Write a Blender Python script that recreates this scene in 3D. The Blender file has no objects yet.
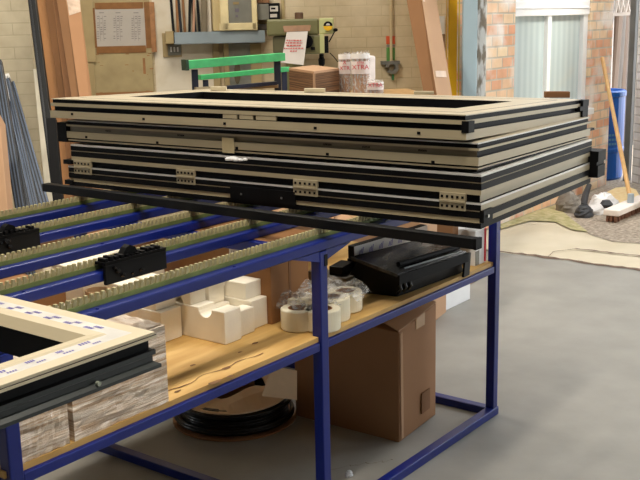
import bpy, bmesh, math, random
from mathutils import Vector, Matrix
random.seed(7)
SC = bpy.context.scene
COL = SC.collection
PI = math.pi

# ------------------------------------------------------------------ camera
FPX = 1008.0
p_, r_, y_ = math.radians(12.47), math.radians(-1.16), math.radians(37.2)
F = Vector((math.cos(y_)*math.cos(p_), math.sin(y_)*math.cos(p_), -math.sin(p_)))
R0 = Vector((math.sin(y_), -math.cos(y_), 0)); U0 = R0.cross(F)
R = math.cos(r_)*R0 + math.sin(r_)*U0
U = -math.sin(r_)*R0 + math.cos(r_)*U0
CAM = Vector((-3.295, -1.664, 1.5))
cam_d = bpy.data.cameras.new('camera'); cam = bpy.data.objects.new('camera', cam_d); COL.objects.link(cam)
cam.matrix_world = Matrix(((R.x, U.x, -F.x, CAM.x), (R.y, U.y, -F.y, CAM.y), (R.z, U.z, -F.z, CAM.z), (0, 0, 0, 1)))
cam_d.sensor_width = 36; cam_d.lens = FPX*36/640; cam_d.clip_start = .05
SC.camera = cam

def ray(x, y): return F + (x-320)/FPX*R - (y-240)/FPX*U
def zat(x, y, z):
    d = ray(x, y); return CAM + d*((z-CAM.z)/d.z)
def vat(x, y, v):
    d = ray(x, y); return CAM + d*((v-CAM.y)/d.y)
def uat(x, y, u):
    d = ray(x, y); return CAM + d*((u-CAM.x)/d.x)
def dat(x, y, Z): return CAM + ray(x, y)*Z
def V(*a): return Vector(a)

# back wall frame: e runs along it, n points into the room
WP = dat(180, 60, 7.15); _w2 = dat(440, 60, 7.45)
WE = Vector((_w2.x-WP.x, _w2.y-WP.y, 0)).normalized(); WN = Vector((WE.y, -WE.x, 0))
if WN.dot(CAM-WP) < 0: WN = -WN
WP.z = 0
def wl(x, y, off=0.0):
    d = ray(x, y); t = (off-(CAM-WP).dot(WN))/d.dot(WN); q = CAM+d*t
    return (q-WP).dot(WE), q.z
def W(s, off, z): return WP+WE*s+WN*off+Vector((0, 0, z))
WROT = math.atan2(WE.y, WE.x)

# ------------------------------------------------------------------ materials
def lin(c):
    return tuple(((x/12.92) if x <= .04045 else ((x+.055)/1.055)**2.4) for x in (v/255 for v in c))+(1,)
MATS = {}
def mat(name, rgb, rough=.6, metal=0., var=.12, scale=8., bump=0., bscale=60., stretch=(1, 1, 1), coat=0., trans=0., rgb2=None, detail=4, thr=None, spec=.5):
    if name in MATS: return MATS[name]
    m = bpy.data.materials.new(name); m.use_nodes = True; nt = m.node_tree; N = nt.nodes; L = nt.links
    b = N['Principled BSDF']; b.inputs['Roughness'].default_value = rough; b.inputs['Metallic'].default_value = metal; b.inputs['Specular IOR Level'].default_value = spec
    if coat: b.inputs['Coat Weight'].default_value = coat; b.inputs['Coat Roughness'].default_value = .15
    if trans: b.inputs['Transmission Weight'].default_value = trans
    tc = N.new('ShaderNodeTexCoord'); mp = N.new('ShaderNodeMapping'); mp.inputs['Scale'].default_value = stretch
    L.new(tc.outputs['Object'], mp.inputs['Vector'])
    nz = N.new('ShaderNodeTexNoise'); nz.inputs['Scale'].default_value = scale; nz.inputs['Detail'].default_value = detail
    L.new(mp.outputs[0], nz.inputs['Vector'])
    cr = N.new('ShaderNodeValToRGB')
    c = lin(rgb)
    if rgb2 is None:
        lo = tuple(x*(1-var) for x in c[:3])+(1,); hi = tuple(min(1, x*(1+var)) for x in c[:3])+(1,)
    else: lo, hi = c, lin(rgb2)
    a, bb = thr if thr else (.3, .7)
    cr.color_ramp.elements[0].position = a; cr.color_ramp.elements[1].position = bb
    cr.color_ramp.elements[0].color = lo; cr.color_ramp.elements[1].color = hi
    L.new(nz.outputs['Fac'], cr.inputs['Fac']); L.new(cr.outputs['Color'], b.inputs['Base Color'])
    if bump:
        n2 = N.new('ShaderNodeTexNoise'); n2.inputs['Scale'].default_value = bscale; n2.inputs['Detail'].default_value = 3
        L.new(mp.outputs[0], n2.inputs['Vector'])
        bp = N.new('ShaderNodeBump'); bp.inputs['Strength'].default_value = bump; bp.inputs['Distance'].default_value = .01
        L.new(n2.outputs['Fac'], bp.inputs['Height']); L.new(bp.outputs['Normal'], b.inputs['Normal'])
    MATS[name] = m; return m

def brick_mat(name, c1, c2, mortar, msize=.01, rough=.85, bump=.4, blotch=None, bw=.225, bh=.075, bscale=1.6):
    m = bpy.data.materials.new(name); m.use_nodes = True; nt = m.node_tree; N = nt.nodes; L = nt.links
    b = N['Principled BSDF']; b.inputs['Roughness'].default_value = rough
    tc = N.new('ShaderNodeTexCoord'); sp = N.new('ShaderNodeSeparateXYZ'); cb = N.new('ShaderNodeCombineXYZ')
    L.new(tc.outputs['Object'], sp.inputs[0])
    ad = N.new('ShaderNodeMath'); ad.operation = 'ADD'
    L.new(sp.outputs['X'], ad.inputs[0]); L.new(sp.outputs['Y'], ad.inputs[1])
    L.new(ad.outputs[0], cb.inputs['X']); L.new(sp.outputs['Z'], cb.inputs['Y'])
    br = N.new('ShaderNodeTexBrick'); L.new(cb.outputs[0], br.inputs['Vector'])
    br.inputs['Scale'].default_value = 1; br.inputs['Brick Width'].default_value = bw; br.inputs['Row Height'].default_value = bh
    br.inputs['Mortar Size'].default_value = msize; br.inputs['Mortar Smooth'].default_value = .4
    br.inputs['Color1'].default_value = lin(c1); br.inputs['Color2'].default_value = lin(c2); br.inputs['Mortar'].default_value = lin(mortar)
    nz = N.new('ShaderNodeTexNoise'); nz.inputs['Scale'].default_value = 9; nz.inputs['Detail'].default_value = 6
    L.new(tc.outputs['Object'], nz.inputs['Vector'])
    mx = N.new('ShaderNodeMix'); mx.data_type = 'RGBA'; mx.blend_type = 'MULTIPLY'; mx.inputs['Factor'].default_value = .35
    L.new(br.outputs['Color'], mx.inputs['A'])
    r2 = N.new('ShaderNodeValToRGB'); r2.color_ramp.elements[0].position = .3; r2.color_ramp.elements[1].position = .65
    r2.color_ramp.elements[0].color = (.55, .5, .42, 1); r2.color_ramp.elements[1].color = (1, 1, 1, 1)
    L.new(nz.outputs['Fac'], r2.inputs['Fac']); L.new(r2.outputs['Color'], mx.inputs['B'])
    last = mx.outputs['Result']
    if blotch:
        n3 = N.new('ShaderNodeTexNoise'); n3.inputs['Scale'].default_value = bscale; n3.inputs['Detail'].default_value = 5
        L.new(tc.outputs['Object'], n3.inputs['Vector'])
        r3 = N.new('ShaderNodeValToRGB'); r3.color_ramp.elements[0].position = blotch[1]; r3.color_ramp.elements[1].position = blotch[1]+.12
        r3.color_ramp.elements[0].color = (0, 0, 0, 1); r3.color_ramp.elements[1].color = (.85, .85, .85, 1)
        L.new(n3.outputs['Fac'], r3.inputs['Fac'])
        m3 = N.new('ShaderNodeMix'); m3.data_type = 'RGBA'; m3.inputs['B'].default_value = lin(blotch[0])
        L.new(r3.outputs['Color'], m3.inputs['Factor']); L.new(last, m3.inputs['A']); last = m3.outputs['Result']
    L.new(last, b.inputs['Base Color'])
    bp = N.new('ShaderNodeBump'); bp.inputs['Strength'].default_value = bump; bp.inputs['Distance'].default_value = .006; bp.invert = True
    L.new(br.outputs['Fac'], bp.inputs['Height']); L.new(bp.outputs['Normal'], b.inputs['Normal'])
    return m

BLUE = mat('blue_paint', (5, 28, 112), .36, var=.15, scale=5, spec=.4)
CREAM = mat('cream_profile', (174, 161, 132), .5, var=.06, scale=4)
CREAML = mat('cream_profile_light', (200, 187, 158), .45, var=.05, scale=4)
BLACK = mat('black_gasket', (9, 9, 11), .6, spec=.15, var=.3, scale=12)
BLACKP = mat('black_profile', (13, 14, 16), .5, spec=.2, var=.25, scale=6)
DGREY = mat('anthracite_profile', (34, 40, 39), .38, var=.12, scale=6)
OLIVE = mat('channel_grey', (122, 112, 92), .4, metal=.3, var=.15, scale=10, stretch=(1, 1, 8))
FILM = mat('protective_film', (205, 203, 198), .35, var=.1, scale=14)
PURPLE = mat('purple_print', (92, 82, 160), .6)
STEEL = mat('steel', (165, 168, 170), .3, metal=.9, var=.15)
ALU = mat('aluminium', (72, 84, 102), .45, metal=.3, var=.25, scale=5, stretch=(1, 1, .2))
ALUD = mat('aluminium_dark', (28, 31, 36), .4, metal=.3, var=.3, scale=5)
GREENB = mat('brush_backing', (112, 124, 66), .6, var=.2, scale=20)
BRIST = mat('brush_bristle', (176, 166, 124), .8, var=.15, scale=30)
PLY = mat('plywood', (176, 134, 68), .6, rgb2=(214, 176, 108), scale=3.2, stretch=(1, 6, 1), bump=.05)
PLYE = mat('plywood_edge', (165, 128, 76), .8, var=.2, scale=30, stretch=(1, 1, 12))
STAIN = mat('dark_stain', (112, 76, 36), .7, var=.3, scale=30)
CARD = mat('cardboard', (154, 112, 76), .8, var=.08, scale=3)
CARDL = mat('cardboard_light', (184, 146, 112), .8, var=.07, scale=3)
CARDD = mat('cardboard_dark', (128, 88, 54), .8, var=.1, scale=4)
CARDO = mat('cardboard_orange', (146, 102, 60), .8, var=.08, scale=4)
TAPE = mat('parcel_tape', (196, 160, 120), .25, var=.08, scale=10)
BTAPE = mat('brown_tape', (134, 92, 52), .4, var=.15, scale=20)
PAPER = mat('paper', (208, 200, 192), .7, var=.05)
INK = mat('grey_ink', (136, 130, 128), .8)
REDINK = mat('red_ink', (196, 70, 66), .7)
RED = mat('red_print', (206, 44, 58), .5)
FOAMW = mat('white_foam', (244, 236, 218), .85, var=.05, scale=10, bump=.08, bscale=180)
TAPEROLL = mat('tape_roll_side', (238, 230, 204), .5, var=.06, scale=12)
CLEAR = None
CABLE = mat('black_cable', (10, 11, 12), .28, var=.3, scale=10)
WRAP = mat('stretch_film', (176, 146, 114), .28, rgb2=(230, 216, 198), scale=14, stretch=(.6, .6, 13), bump=.5, bscale=30, coat=.6, thr=(.38, .64), detail=7)
WRAPT = mat('stretch_film_top', (190, 164, 136), .3, rgb2=(232, 220, 206), scale=16, stretch=(3, 1, 1), bump=.6, bscale=40, coat=.6)
BUBBLE = mat('bubble_wrap', (150, 142, 134), .25, rgb2=(208, 204, 200), scale=22, bump=.6, bscale=80, coat=.4)
GREENP = mat('green_paint', (72, 186, 112), .5, var=.2, scale=14)
NAVY = mat('navy_steel', (40, 46, 66), .5, var=.2)
OLIVEG = mat('drill_green', (118, 116, 78), .45, var=.08, scale=5)
PALEG = mat('drill_pale_green', (196, 198, 140), .45, var=.06)
CHAN = mat('grey_channel', (150, 162, 168), .4, metal=.25, var=.12, scale=4)
BEIGEP = mat('beige_paint', (196, 176, 128), .5, var=.08, scale=5)
BEIGED = mat('beige_paint_dark', (166, 146, 104), .6, var=.12, scale=6)
BOARDP = mat('flaking_cream_paint', (152, 134, 96), .7, rgb2=(172, 154, 112), scale=7, thr=(.3, .6))
PEEL = mat('bare_wood_flake', (150, 106, 66), .8, var=.2)
GREYP = mat('grey_plate', (124, 122, 112), .4, var=.1)
GREYM = mat('galvanised', (150, 150, 140), .35, metal=.5, var=.3, scale=9, detail=6)
WHITE = mat('white_plastic', (236, 236, 236), .4, var=.03)
YELLOW = mat('yellow_paint', (226, 176, 12), .5, var=.1, scale=4)
YELLOWD = mat('yellow_badge', (236, 184, 30), .5)
DOORB = mat('pale_blue_paint', (168, 190, 200), .5, var=.06, scale=4)
FLAKE = mat('weathered_timber', (140, 130, 116), .85, rgb2=(222, 222, 220), scale=34, stretch=(1, 1, .3), detail=7, thr=(.42, .56), bump=.5)
UPVC = mat('white_upvc', (244, 244, 244), .35, var=.02)
DRUMB = mat('blue_plastic', (8, 82, 164), .35, var=.08, scale=3)
DRUMY = mat('drum_print', (88, 134, 160), .6)
WOODH = mat('broom_wood', (212, 168, 110), .55, var=.1, scale=6, stretch=(6, 6, .6))
BROWNB = mat('broom_bristle', (124, 86, 66), .9, var=.25, scale=40)
PIPEB = mat('rusty_brown_pipe', (76, 58, 44), .6, var=.2, scale=5)
RUBBISH = mat('grey_rag', (128, 122, 114), .8, var=.25, scale=14)
RUBBD = mat('dark_rubber', (52, 54, 58), .6, var=.25)
WHITEBAG = mat('white_bag', (232, 232, 234), .4, var=.05, scale=8)
CONC = mat('concrete_floor', (140, 138, 131), .55, rgb2=(154, 151, 144), scale=4.5, detail=9, bump=.05, bscale=50)
APRON = mat('apron_concrete', (196, 184, 158), .8, rgb2=(214, 203, 180), scale=2.3, detail=8, bump=.1)
GRAVEL = mat('gravel', (128, 116, 104), .95, rgb2=(190, 176, 158), scale=38, detail=4, bump=.8, bscale=45)
SUNGRAVEL = mat('painted_sun_patch', (236, 206, 148), .95, rgb2=(248, 226, 176), scale=26, bump=.4)
MOSS = mat('moss', (150, 146, 92), .95, rgb2=(196, 184, 146), scale=18, bump=.5)
CRACK = mat('crack_dirt', (112, 92, 78), .95, var=.3, scale=20)
CEIL = mat('ceiling_white', (205, 203, 196), .8, var=.04)
DARKW = mat('dark_shed_wall', (92, 86, 78), .8, var=.1)
PLASTW = mat('white_wall_plaster', (214, 212, 206), .8, var=.06, scale=2)
MIRROR = mat('dark_gloss', (24, 25, 28), .16, var=.3, scale=4, coat=.5)
SHEENT = mat('black_painted_sheen', (44, 45, 46), .25, rgb2=(98, 97, 93), scale=5, stretch=(1, 3, 1), detail=6, thr=(.4, .68), coat=.4)  # grey streaks painted in as reflected daylight on the black panel
KRAFTSTACK = mat('cardboard_layers', (84, 58, 36), .9, rgb2=(134, 96, 62), scale=7, stretch=(.15, .15, 40), thr=(.44, .56))
PIPEW = mat('cream_conduit', (196, 176, 138), .5, var=.05)
ORANGE = mat('orange_sign', (216, 92, 52), .5, var=.05)
GREENS = mat('green_sign', (92, 142, 72), .5, var=.1)
def clear_mat():
    m = bpy.data.materials.new('clear_plastic'); m.use_nodes = True; nt = m.node_tree; N = nt.nodes; L = nt.links
    out = N['Material Output']; b = N['Principled BSDF']; b.inputs['Base Color'].default_value = (.95, .95, .93, 1); b.inputs['Roughness'].default_value = .2
    t = N.new('ShaderNodeBsdfTransparent'); mx = N.new('ShaderNodeMixShader')
    nz = N.new('ShaderNodeTexNoise'); nz.inputs['Scale'].default_value = 9; nz.inputs['Detail'].default_value = 4
    cr = N.new('ShaderNodeValToRGB'); cr.color_ramp.elements[0].position = .35; cr.color_ramp.elements[1].position = .85
    cr.color_ramp.elements[0].color = (.08, .08, .08, 1); cr.color_ramp.elements[1].color = (.6, .6, .6, 1)
    L.new(nz.outputs['Fac'], cr.inputs['Fac']); L.new(cr.outputs['Color'], mx.inputs['Fac'])
    L.new(t.outputs[0], mx.inputs[1]); L.new(b.outputs[0], mx.inputs[2]); L.new(mx.outputs[0], out.inputs['Surface'])
    bp = N.new('ShaderNodeBump'); bp.inputs['Strength'].default_value = .8; L.new(nz.outputs['Fac'], bp.inputs['Height']); L.new(bp.outputs[0], b.inputs['Normal'])
    return m
CLEAR = clear_mat()
def glass_mat(name, rgb, rgb2, rough=.08):
    m = bpy.data.materials.new(name); m.use_nodes = True; nt = m.node_tree; N = nt.nodes; L = nt.links
    b = N['Principled BSDF']; b.inputs['Roughness'].default_value = rough; b.inputs['Coat Weight'].default_value = .8
    tc = N.new('ShaderNodeTexCoord'); w = N.new('ShaderNodeTexWave'); w.wave_type = 'BANDS'; w.bands_direction = 'X'; w.inputs['Scale'].default_value = 3.2; w.inputs['Distortion'].default_value = .6
    L.new(tc.outputs['Object'], w.inputs['Vector'])
    cr = N.new('ShaderNodeValToRGB'); cr.color_ramp.elements[0].color = lin(rgb); cr.color_ramp.elements[1].color = lin(rgb2)
    L.new(w.outputs['Fac'], cr.inputs['Fac']); L.new(cr.outputs[0], b.inputs['Base Color'])
    return m
GLASS = glass_mat('blind_behind_glass', (182, 198, 200), (196, 210, 210))
BRICK = brick_mat('orange_brick', (232, 168, 132), (250, 226, 188), (208, 194, 176), .008, blotch=((246, 238, 230), .5), bw=.16, bscale=2.6)
PBRICK = brick_mat('painted_brick', (208, 190, 156), (204, 186, 152), (194, 176, 142), .004, bump=.35, blotch=((220, 204, 174), .55))
PBRICKW = brick_mat('white_painted_brick', (208, 196, 168), (204, 192, 164), (192, 180, 152), .004, bump=.35, blotch=((190, 174, 140), .6))
RBRICK = brick_mat('whitewashed_brick', (226, 224, 222), (214, 212, 210), (190, 186, 184), .008, bump=.8, blotch=((176, 128, 88), .6), bscale=2.4)

# ------------------------------------------------------------------ mesh builder
def wmat(o):
    m = o.matrix_basis.copy()
    while o.parent: o = o.parent; m = o.matrix_basis @ m
    return m
class MB:
    def __init__(s): s.v = []; s.f = []; s.m = []
    def add(s, vs, fs, mi=0):
        n = len(s.v); s.v += [Vector(v) for v in vs]; s.f += [tuple(i+n for i in f) for f in fs]
        s.m += list(mi) if isinstance(mi, (list, tuple)) else [mi]*len(fs); return s
    def hexa(s, p, mi=0):  # bottom 4 ccw, top 4 ccw
        return s.add(p, [(3, 2, 1, 0), (4, 5, 6, 7), (0, 1, 5, 4), (1, 2, 6, 5), (2, 3, 7, 6), (3, 0, 4, 7)], mi)
    def box(s, x0, x1, y0, y1, z0, z1, mi=0):
        return s.hexa([(x0, y0, z0), (x1, y0, z0), (x1, y1, z0), (x0, y1, z0), (x0, y0, z1), (x1, y0, z1), (x1, y1, z1), (x0, y1, z1)], mi)
    def rbox(s, c, e, n, L, D, H, mi=0):  # corner c, along e (L), along n (D), up H
        c = Vector(c); e = Vector(e).normalized()*L; n = Vector(n).normalized()*D; z = Vector((0, 0, H))
        if e.cross(n).z < 0: c = c+n; n = -n
        return s.hexa([c, c+e, c+e+n, c+n, c+z, c+e+z, c+e+n+z, c+n+z], mi)
    def bar(s, p0, p1, w, h, side=None, mi=0):
        p0 = Vector(p0); p1 = Vector(p1); d = (p1-p0).normalized()
        a = Vector(side) if side is not None else (d.cross(Vector((0, 0, 1))) if abs(d.z) < .95 else Vector((1, 0, 0)))
        a = (a-d*a.dot(d)).normalized(); b = d.cross(a)
        a = a*w/2; b = b*h/2
        return s.hexa([p0-a-b, p0-a+b, p0+a+b, p0+a-b, p1-a-b, p1-a+b, p1+a+b, p1+a-b], mi)
    def tube(s, pts, r, n=10, mi=0, cap=True):
        pts = [Vector(p) for p in pts]; rr = r if isinstance(r, (list, tuple)) else [r]*len(pts)
        prev = None; rings = []
        for i, p in enumerate(pts):
            d = (pts[min(i+1, len(pts)-1)]-pts[max(i-1, 0)]).normalized()
            if prev is None: a = d.cross(Vector((0, 0, 1))) if abs(d.z) < .9 else d.cross(Vector((1, 0, 0)))
            else: a = prev-d*prev.dot(d)
            a.normalize(); prev = a; b = d.cross(a)
            rings.append([p+(a*math.cos(2*PI*k/n)+b*math.sin(2*PI*k/n))*rr[i] for k in range(n)])
        vs = [q for g in rings for q in g]; fs = []
        for i in range(len(pts)-1):
            for k in range(n): fs.append((i*n+k, i*n+(k+1) % n, (i+1)*n+(k+1) % n, (i+1)*n+k))
        if cap: fs.append(tuple(range(n-1, -1, -1))); fs.append(tuple((len(pts)-1)*n+k for k in range(n)))
        return s.add(vs, fs, mi)
    def lathe(s, c, prof, n=32, mi=0, close=False):
        c = Vector(c); m = len(prof); vs = []; fs = []; ms = []
        for k in range(n):
            a = 2*PI*k/n
            vs += [c+Vector((r*math.cos(a), r*math.sin(a), z)) for r, z in prof]
        segs = m if close else m-1
        for k in range(n):
            for j in range(segs):
                a0 = k*m+j; a1 = k*m+(j+1) % m; b0 = ((k+1) % n)*m+j; b1 = ((k+1) % n)*m+(j+1) % m
                fs.append((a0, b0, b1, a1)); ms.append(mi[j] if isinstance(mi, (list, tuple)) else mi)
        return s.add(vs, fs, ms)
    def prism(s, poly, origin, ax, ay, ext, mi=0):  # poly in (ax, ay), extruded along ext vector
        o = Vector(origin); ax = Vector(ax); ay = Vector(ay); ext = Vector(ext); n = len(poly)
        a = [o+ax*x+ay*y for x, y in poly]; b = [p+ext for p in a]
        return s.add(a+b, [tuple(range(n-1, -1, -1)), tuple(range(n, 2*n))]+[(i, (i+1) % n, n+(i+1) % n, n+i) for i in range(n)], mi)
    def build(s, name, mats, parent=None, org=None, bevel=0, smooth=False, rotz=None):
        me = bpy.data.meshes.new(name); o = bpy.data.objects.new(name, me); COL.objects.link(o)
        if parent is not None:
            inv = wmat(parent).inverted(); o.parent = parent
            if org is not None:
                lo = inv @ Vector(org); o.location = lo; inv = Matrix.Translation(-lo) @ inv
        else:
            if org is None:
                xs = [v.x for v in s.v]; ys = [v.y for v in s.v]
                org = ((min(xs)+max(xs))/2, (min(ys)+max(ys))/2, min(v.z for v in s.v))
            o.location = org
            if rotz: o.rotation_euler = (0, 0, rotz)
            inv = wmat(o).inverted()
        vs = [inv @ v for v in s.v]
        me.from_pydata(vs, [], s.f)
        for m in (mats if isinstance(mats, (list, tuple)) else [mats]): me.materials.append(m)
        me.polygons.foreach_set('material_index', s.m); 
        bm = bmesh.new(); bm.from_mesh(me); bmesh.ops.recalc_face_normals(bm, faces=bm.faces[:]); bm.to_mesh(me); bm.free()
        if smooth:
            for p in me.polygons: p.use_smooth = True
        if bevel:
            b = o.modifiers.new('bevel', 'BEVEL'); b.width = bevel; b.segments = 2; b.limit_method = 'ANGLE'; b.angle_limit = math.radians(40)
        me.update(); return o
def tag(o, label=None, cat=None, group=None, kind=None):
    if label: o['label'] = label
    if cat: o['category'] = cat
    if group: o['group'] = group
    if kind: o['kind'] = kind
    return o
def empty(name, loc, label, cat, group=None, rotz=0):
    o = bpy.data.objects.new(name, None); COL.objects.link(o); o.location = loc; o.rotation_euler = (0, 0, rotz); o.empty_display_size = .05
    return tag(o, label, cat, group)
def struct(o): o['kind'] = 'structure'; return o
def text(body, name, m, size, loc, xdir, ydir, parent=None, extrude=.0008):
    c = bpy.data.curves.new(name, 'FONT'); c.body = body; c.size = size; c.extrude = extrude; c.align_x = 'CENTER'; c.align_y = 'CENTER'
    c.materials.append(m); t_ = bpy.data.objects.new(name, c); COL.objects.link(t_); bpy.context.view_layer.update()
    me = bpy.data.meshes.new_from_object(t_.evaluated_get(bpy.context.evaluated_depsgraph_get())); bpy.data.objects.remove(t_)
    o = bpy.data.objects.new(name, me); COL.objects.link(o)
    x = Vector(xdir).normalized(); z = x.cross(Vector(ydir)).normalized(); y = z.cross(x)
    M = Matrix(((x.x, y.x, z.x, loc[0]), (x.y, y.y, z.y, loc[1]), (x.z, y.z, z.z, loc[2]), (0, 0, 0, 1)))
    if parent is not None: o.parent = parent; o.matrix_basis = wmat(parent).inverted() @ M
    else: o.matrix_basis = M
    return o

# ================================================================== SETTING
TH0, TH1 = zat(480, 250, 0), zat(640, 269, 0)          # the threshold crack
td = (TH1-TH0).normalized()
TA, TB = TH0-td*1.1, TH0+td*6.0
m = MB(); m.add([V(-7, -6, 0), TB+V(0, 0, 0), TA, V(TA.x, 11, 0), V(-7, 11, 0)], [(0, 1, 2, 3, 4)])
m.add([V(-7, -6, -.1), TB+V(0, 0, -.1), TA+V(0, 0, -.1), V(TA.x, 11, -.1), V(-7, 11, -.1)], [(4, 3, 2, 1, 0)])
m.add([v.copy() for v in m.v], [(0, 1, 6, 5), (1, 2, 7, 6), (2, 3, 8, 7), (3, 4, 9, 8), (4, 0, 5, 9)])
struct(m.build('floor', CONC, org=(0, 0, 0)))
G = [zat(505, 218, 0), zat(545, 208, 0), zat(572, 221, 0), zat(590, 234, 0), zat(612, 241, 0), zat(640, 243, 0), zat(760, 249, 0)]
m = MB(); pol = [TA+V(-.6, 1.2, 0), TA, TB, V(16, TB.y, 0), V(16, 9, 0), V(3.0, 9, 0)]
m.add([p+V(0, 0, -.006) for p in pol], [tuple(range(len(pol)))]); struct(m.build('ground_apron', APRON, org=(0, 0, 0)))
m = MB(); pol = [G[1]+V(-.3, .1, 0)]+G[1:]+[V(9, G[-1].y-1, 0), V(16, -3, 0), V(16, 9, 0), V(3.9, 9, 0)]
m.add([p+V(0, 0, -.003) for p in pol], [tuple(range(len(pol)))]); o = m.build('gravel', GRAVEL, org=(0, 0, 0)); tag(o, kind='stuff', label='grey brown gravel beside the concrete apron outside', cat='gravel')
# sunlit strip of gravel near the blue drum, sunshine painted as pale yellow
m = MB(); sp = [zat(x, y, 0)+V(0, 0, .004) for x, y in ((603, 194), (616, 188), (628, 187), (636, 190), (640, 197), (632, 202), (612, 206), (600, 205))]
m.add(sp, [tuple(range(len(sp)))]); tag(m.build('painted_sun_patch', SUNGRAVEL, org=(0, 0, 0)), 'gravel strip painted sunlit pale yellow along the end of the brick wall', 'painted_sun_patch', kind='stuff')
m = MB(); sp = [zat(x, y, 0)+V(0, 0, .003) for x, y in ((497, 225), (530, 213), (556, 205), (563, 212), (575, 222), (588, 232), (572, 230), (555, 222), (530, 221), (498, 230))]
m.add(sp, [tuple(range(len(sp)))]); tag(m.build('moss', MOSS, org=(0, 0, 0)), 'yellow green moss growing along the foot of brick wall', 'moss', kind='stuff')
def crack(px, w, name):
    m = MB(); top = []; bot = []
    pts = []
    for (a, b), (c, d) in zip(px, px[1:]):
        for k in range(6): pts.append((a+(c-a)*k/6, b+(d-b)*k/6))
    pts.append(px[-1])
    for x, y in pts:
        q = zat(x, y, 0)+V(0, 0, .003); ww = w*random.uniform(.5, 1.3); jx = random.uniform(-.012, .012)
        top.append(q+V(ww+jx, 0, 0)); bot.append(q+V(-ww+jx, 0, 0))
    n = len(pts); m.add(top+bot, [(i, i+1, n+i+1, n+i) for i in range(n-1)])
    return struct(m.build(name, CRACK, org=(0, 0, 0)))
crack([(484, 250), (520, 254), (560, 259), (600, 265), (640, 270), (700, 278)], .024, 'trim_1')
crack([(548, 257), (553, 252), (575, 249), (612, 253), (640, 256), (690, 260)], .012, 'trim_2')
# fine joint in the workshop floor under the table
crack([(330, 470), (352, 466), (375, 463), (392, 461)], .002, 'trim_3')

# back wall of painted brick (outer brick leaf behind it)
sL = wl(20, 60)[0]; sR = wl(455, 60)[0]
m = MB(); m.hexa([W(sL-.8, 0, 0), W(sL-.8, -.3, 0), W(sR, -.3, 0), W(sR, 0, 0), W(sL-.8, 0, 4), W(sL-.8, -.3, 4), W(sR, -.3, 4), W(sR, 0, 4)])
wall_back = struct(m.build('wall_back', PBRICK, org=W(0, 0, 0), rotz=WROT))
# nearer pier on the left
LP = dat(15, 60, 6.45); LP.z = 0
LW = [LP+WE*(-9.5), LP+WE*((dat(32.5, 60, 6.45)-LP).dot(WE))]
m = MB(); m.hexa([LW[0], LW[0]-WN*.55, LW[1]-WN*.55, LW[1]]+[q+V(0, 0, 4) for q in (LW[0], LW[0]-WN*.55, LW[1]-WN*.55, LW[1])])
struct(m.build('wall_left', PBRICKW, org=LP, rotz=WROT))
# ceiling, unseen walls behind the camera kept dark to cut bounced light
m = MB(); m.box(-7, 3.2, -6, 2.0, 4, 4.15); m.box(-7, 2.3, 2.0, 10, 4.001, 4.15); struct(m.build('ceiling', CEIL, org=(0, 0, 4)))
m = MB(); m.box(-7.2, -7, -6, 10, 0, 4); struct(m.build('wall_rear', DARKW))
m = MB(); m.box(-7, 2.6, -6.2, -6, 0, 4); struct(m.build('wall_right', DARKW))
m = MB(); m.rbox(TH0+td*3.7, td, V(1, 0, 0), 2.6, .25, 4.0); struct(m.build('wall_light_block', DARKW))  # unseen wall added to narrow the opening and darken under the table
# lintel over the opening
m = MB(); m.rbox(TB+V(0, 0, 3.3), -td, V(-1, 0, 0), 8.2, .25, .7); struct(m.build('wall_lintel', PLASTW))

# outside brick wall with window, along u at v = 1.63
BV = 1.63
u0 = vat(485.5, 60, BV).x; u1 = vat(611.5, 60, BV).x
wu0, wu1 = vat(514.5, 60, BV).x, vat(589, 60, BV).x
wz0 = .72; wz1 = 2.75
m = MB()
m.box(u0, wu0, BV, BV+.3, 0, 3.6); m.box(wu1, u1, BV, BV+.3, 0, 3.6); m.box(wu0, wu1, BV, BV+.3, 0, wz0); m.box(wu0, wu1, BV, BV+.3, wz1, 3.6)
struct(m.build('wall_outside', BRICK, org=(0, BV, 0)))
wf = MB(); fr = .075
um = vat(551.5, 60, BV).x; zt = vat(551, 11, BV+.03).z+.016
y0, y1 = BV+.02, BV+.09
wf.box(wu0, wu0+fr*.2, y0, y1, wz0, wz1); wf.box(wu1-fr*1.15, wu1, y0, y1, wz0, wz1); wf.box(wu0, wu1, y0, y1, wz0, wz0+fr); wf.box(wu0, wu1, y0, y1, wz1-fr, wz1)
wf.box(um-fr*.4, um+fr*.4, y0, y1, wz0, wz1); wf.box(wu0, wu1, y0-.012, y1, zt-.05, zt+.065); wf.box(wu0, wu1, y0-.02, y0, zt+.002, zt+.01)
win = struct(wf.build('window_1', UPVC, bevel=.006))
for a, b, c, d in ((wu0, um, wz0, zt), (um, wu1, wz0, zt), (wu0, um, zt, wz1), (um, wu1, zt, wz1)):
    MB().box(a+.02, b-.02, y0+.035, y0+.05, c+.02, d-.02).build('window_glass', GLASS, win)
MB().box(wu0-.03, wu1+.03, BV-.05, BV+.09, wz0-.05, wz0).build('window_sill', UPVC, win, bevel=.005)

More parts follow.
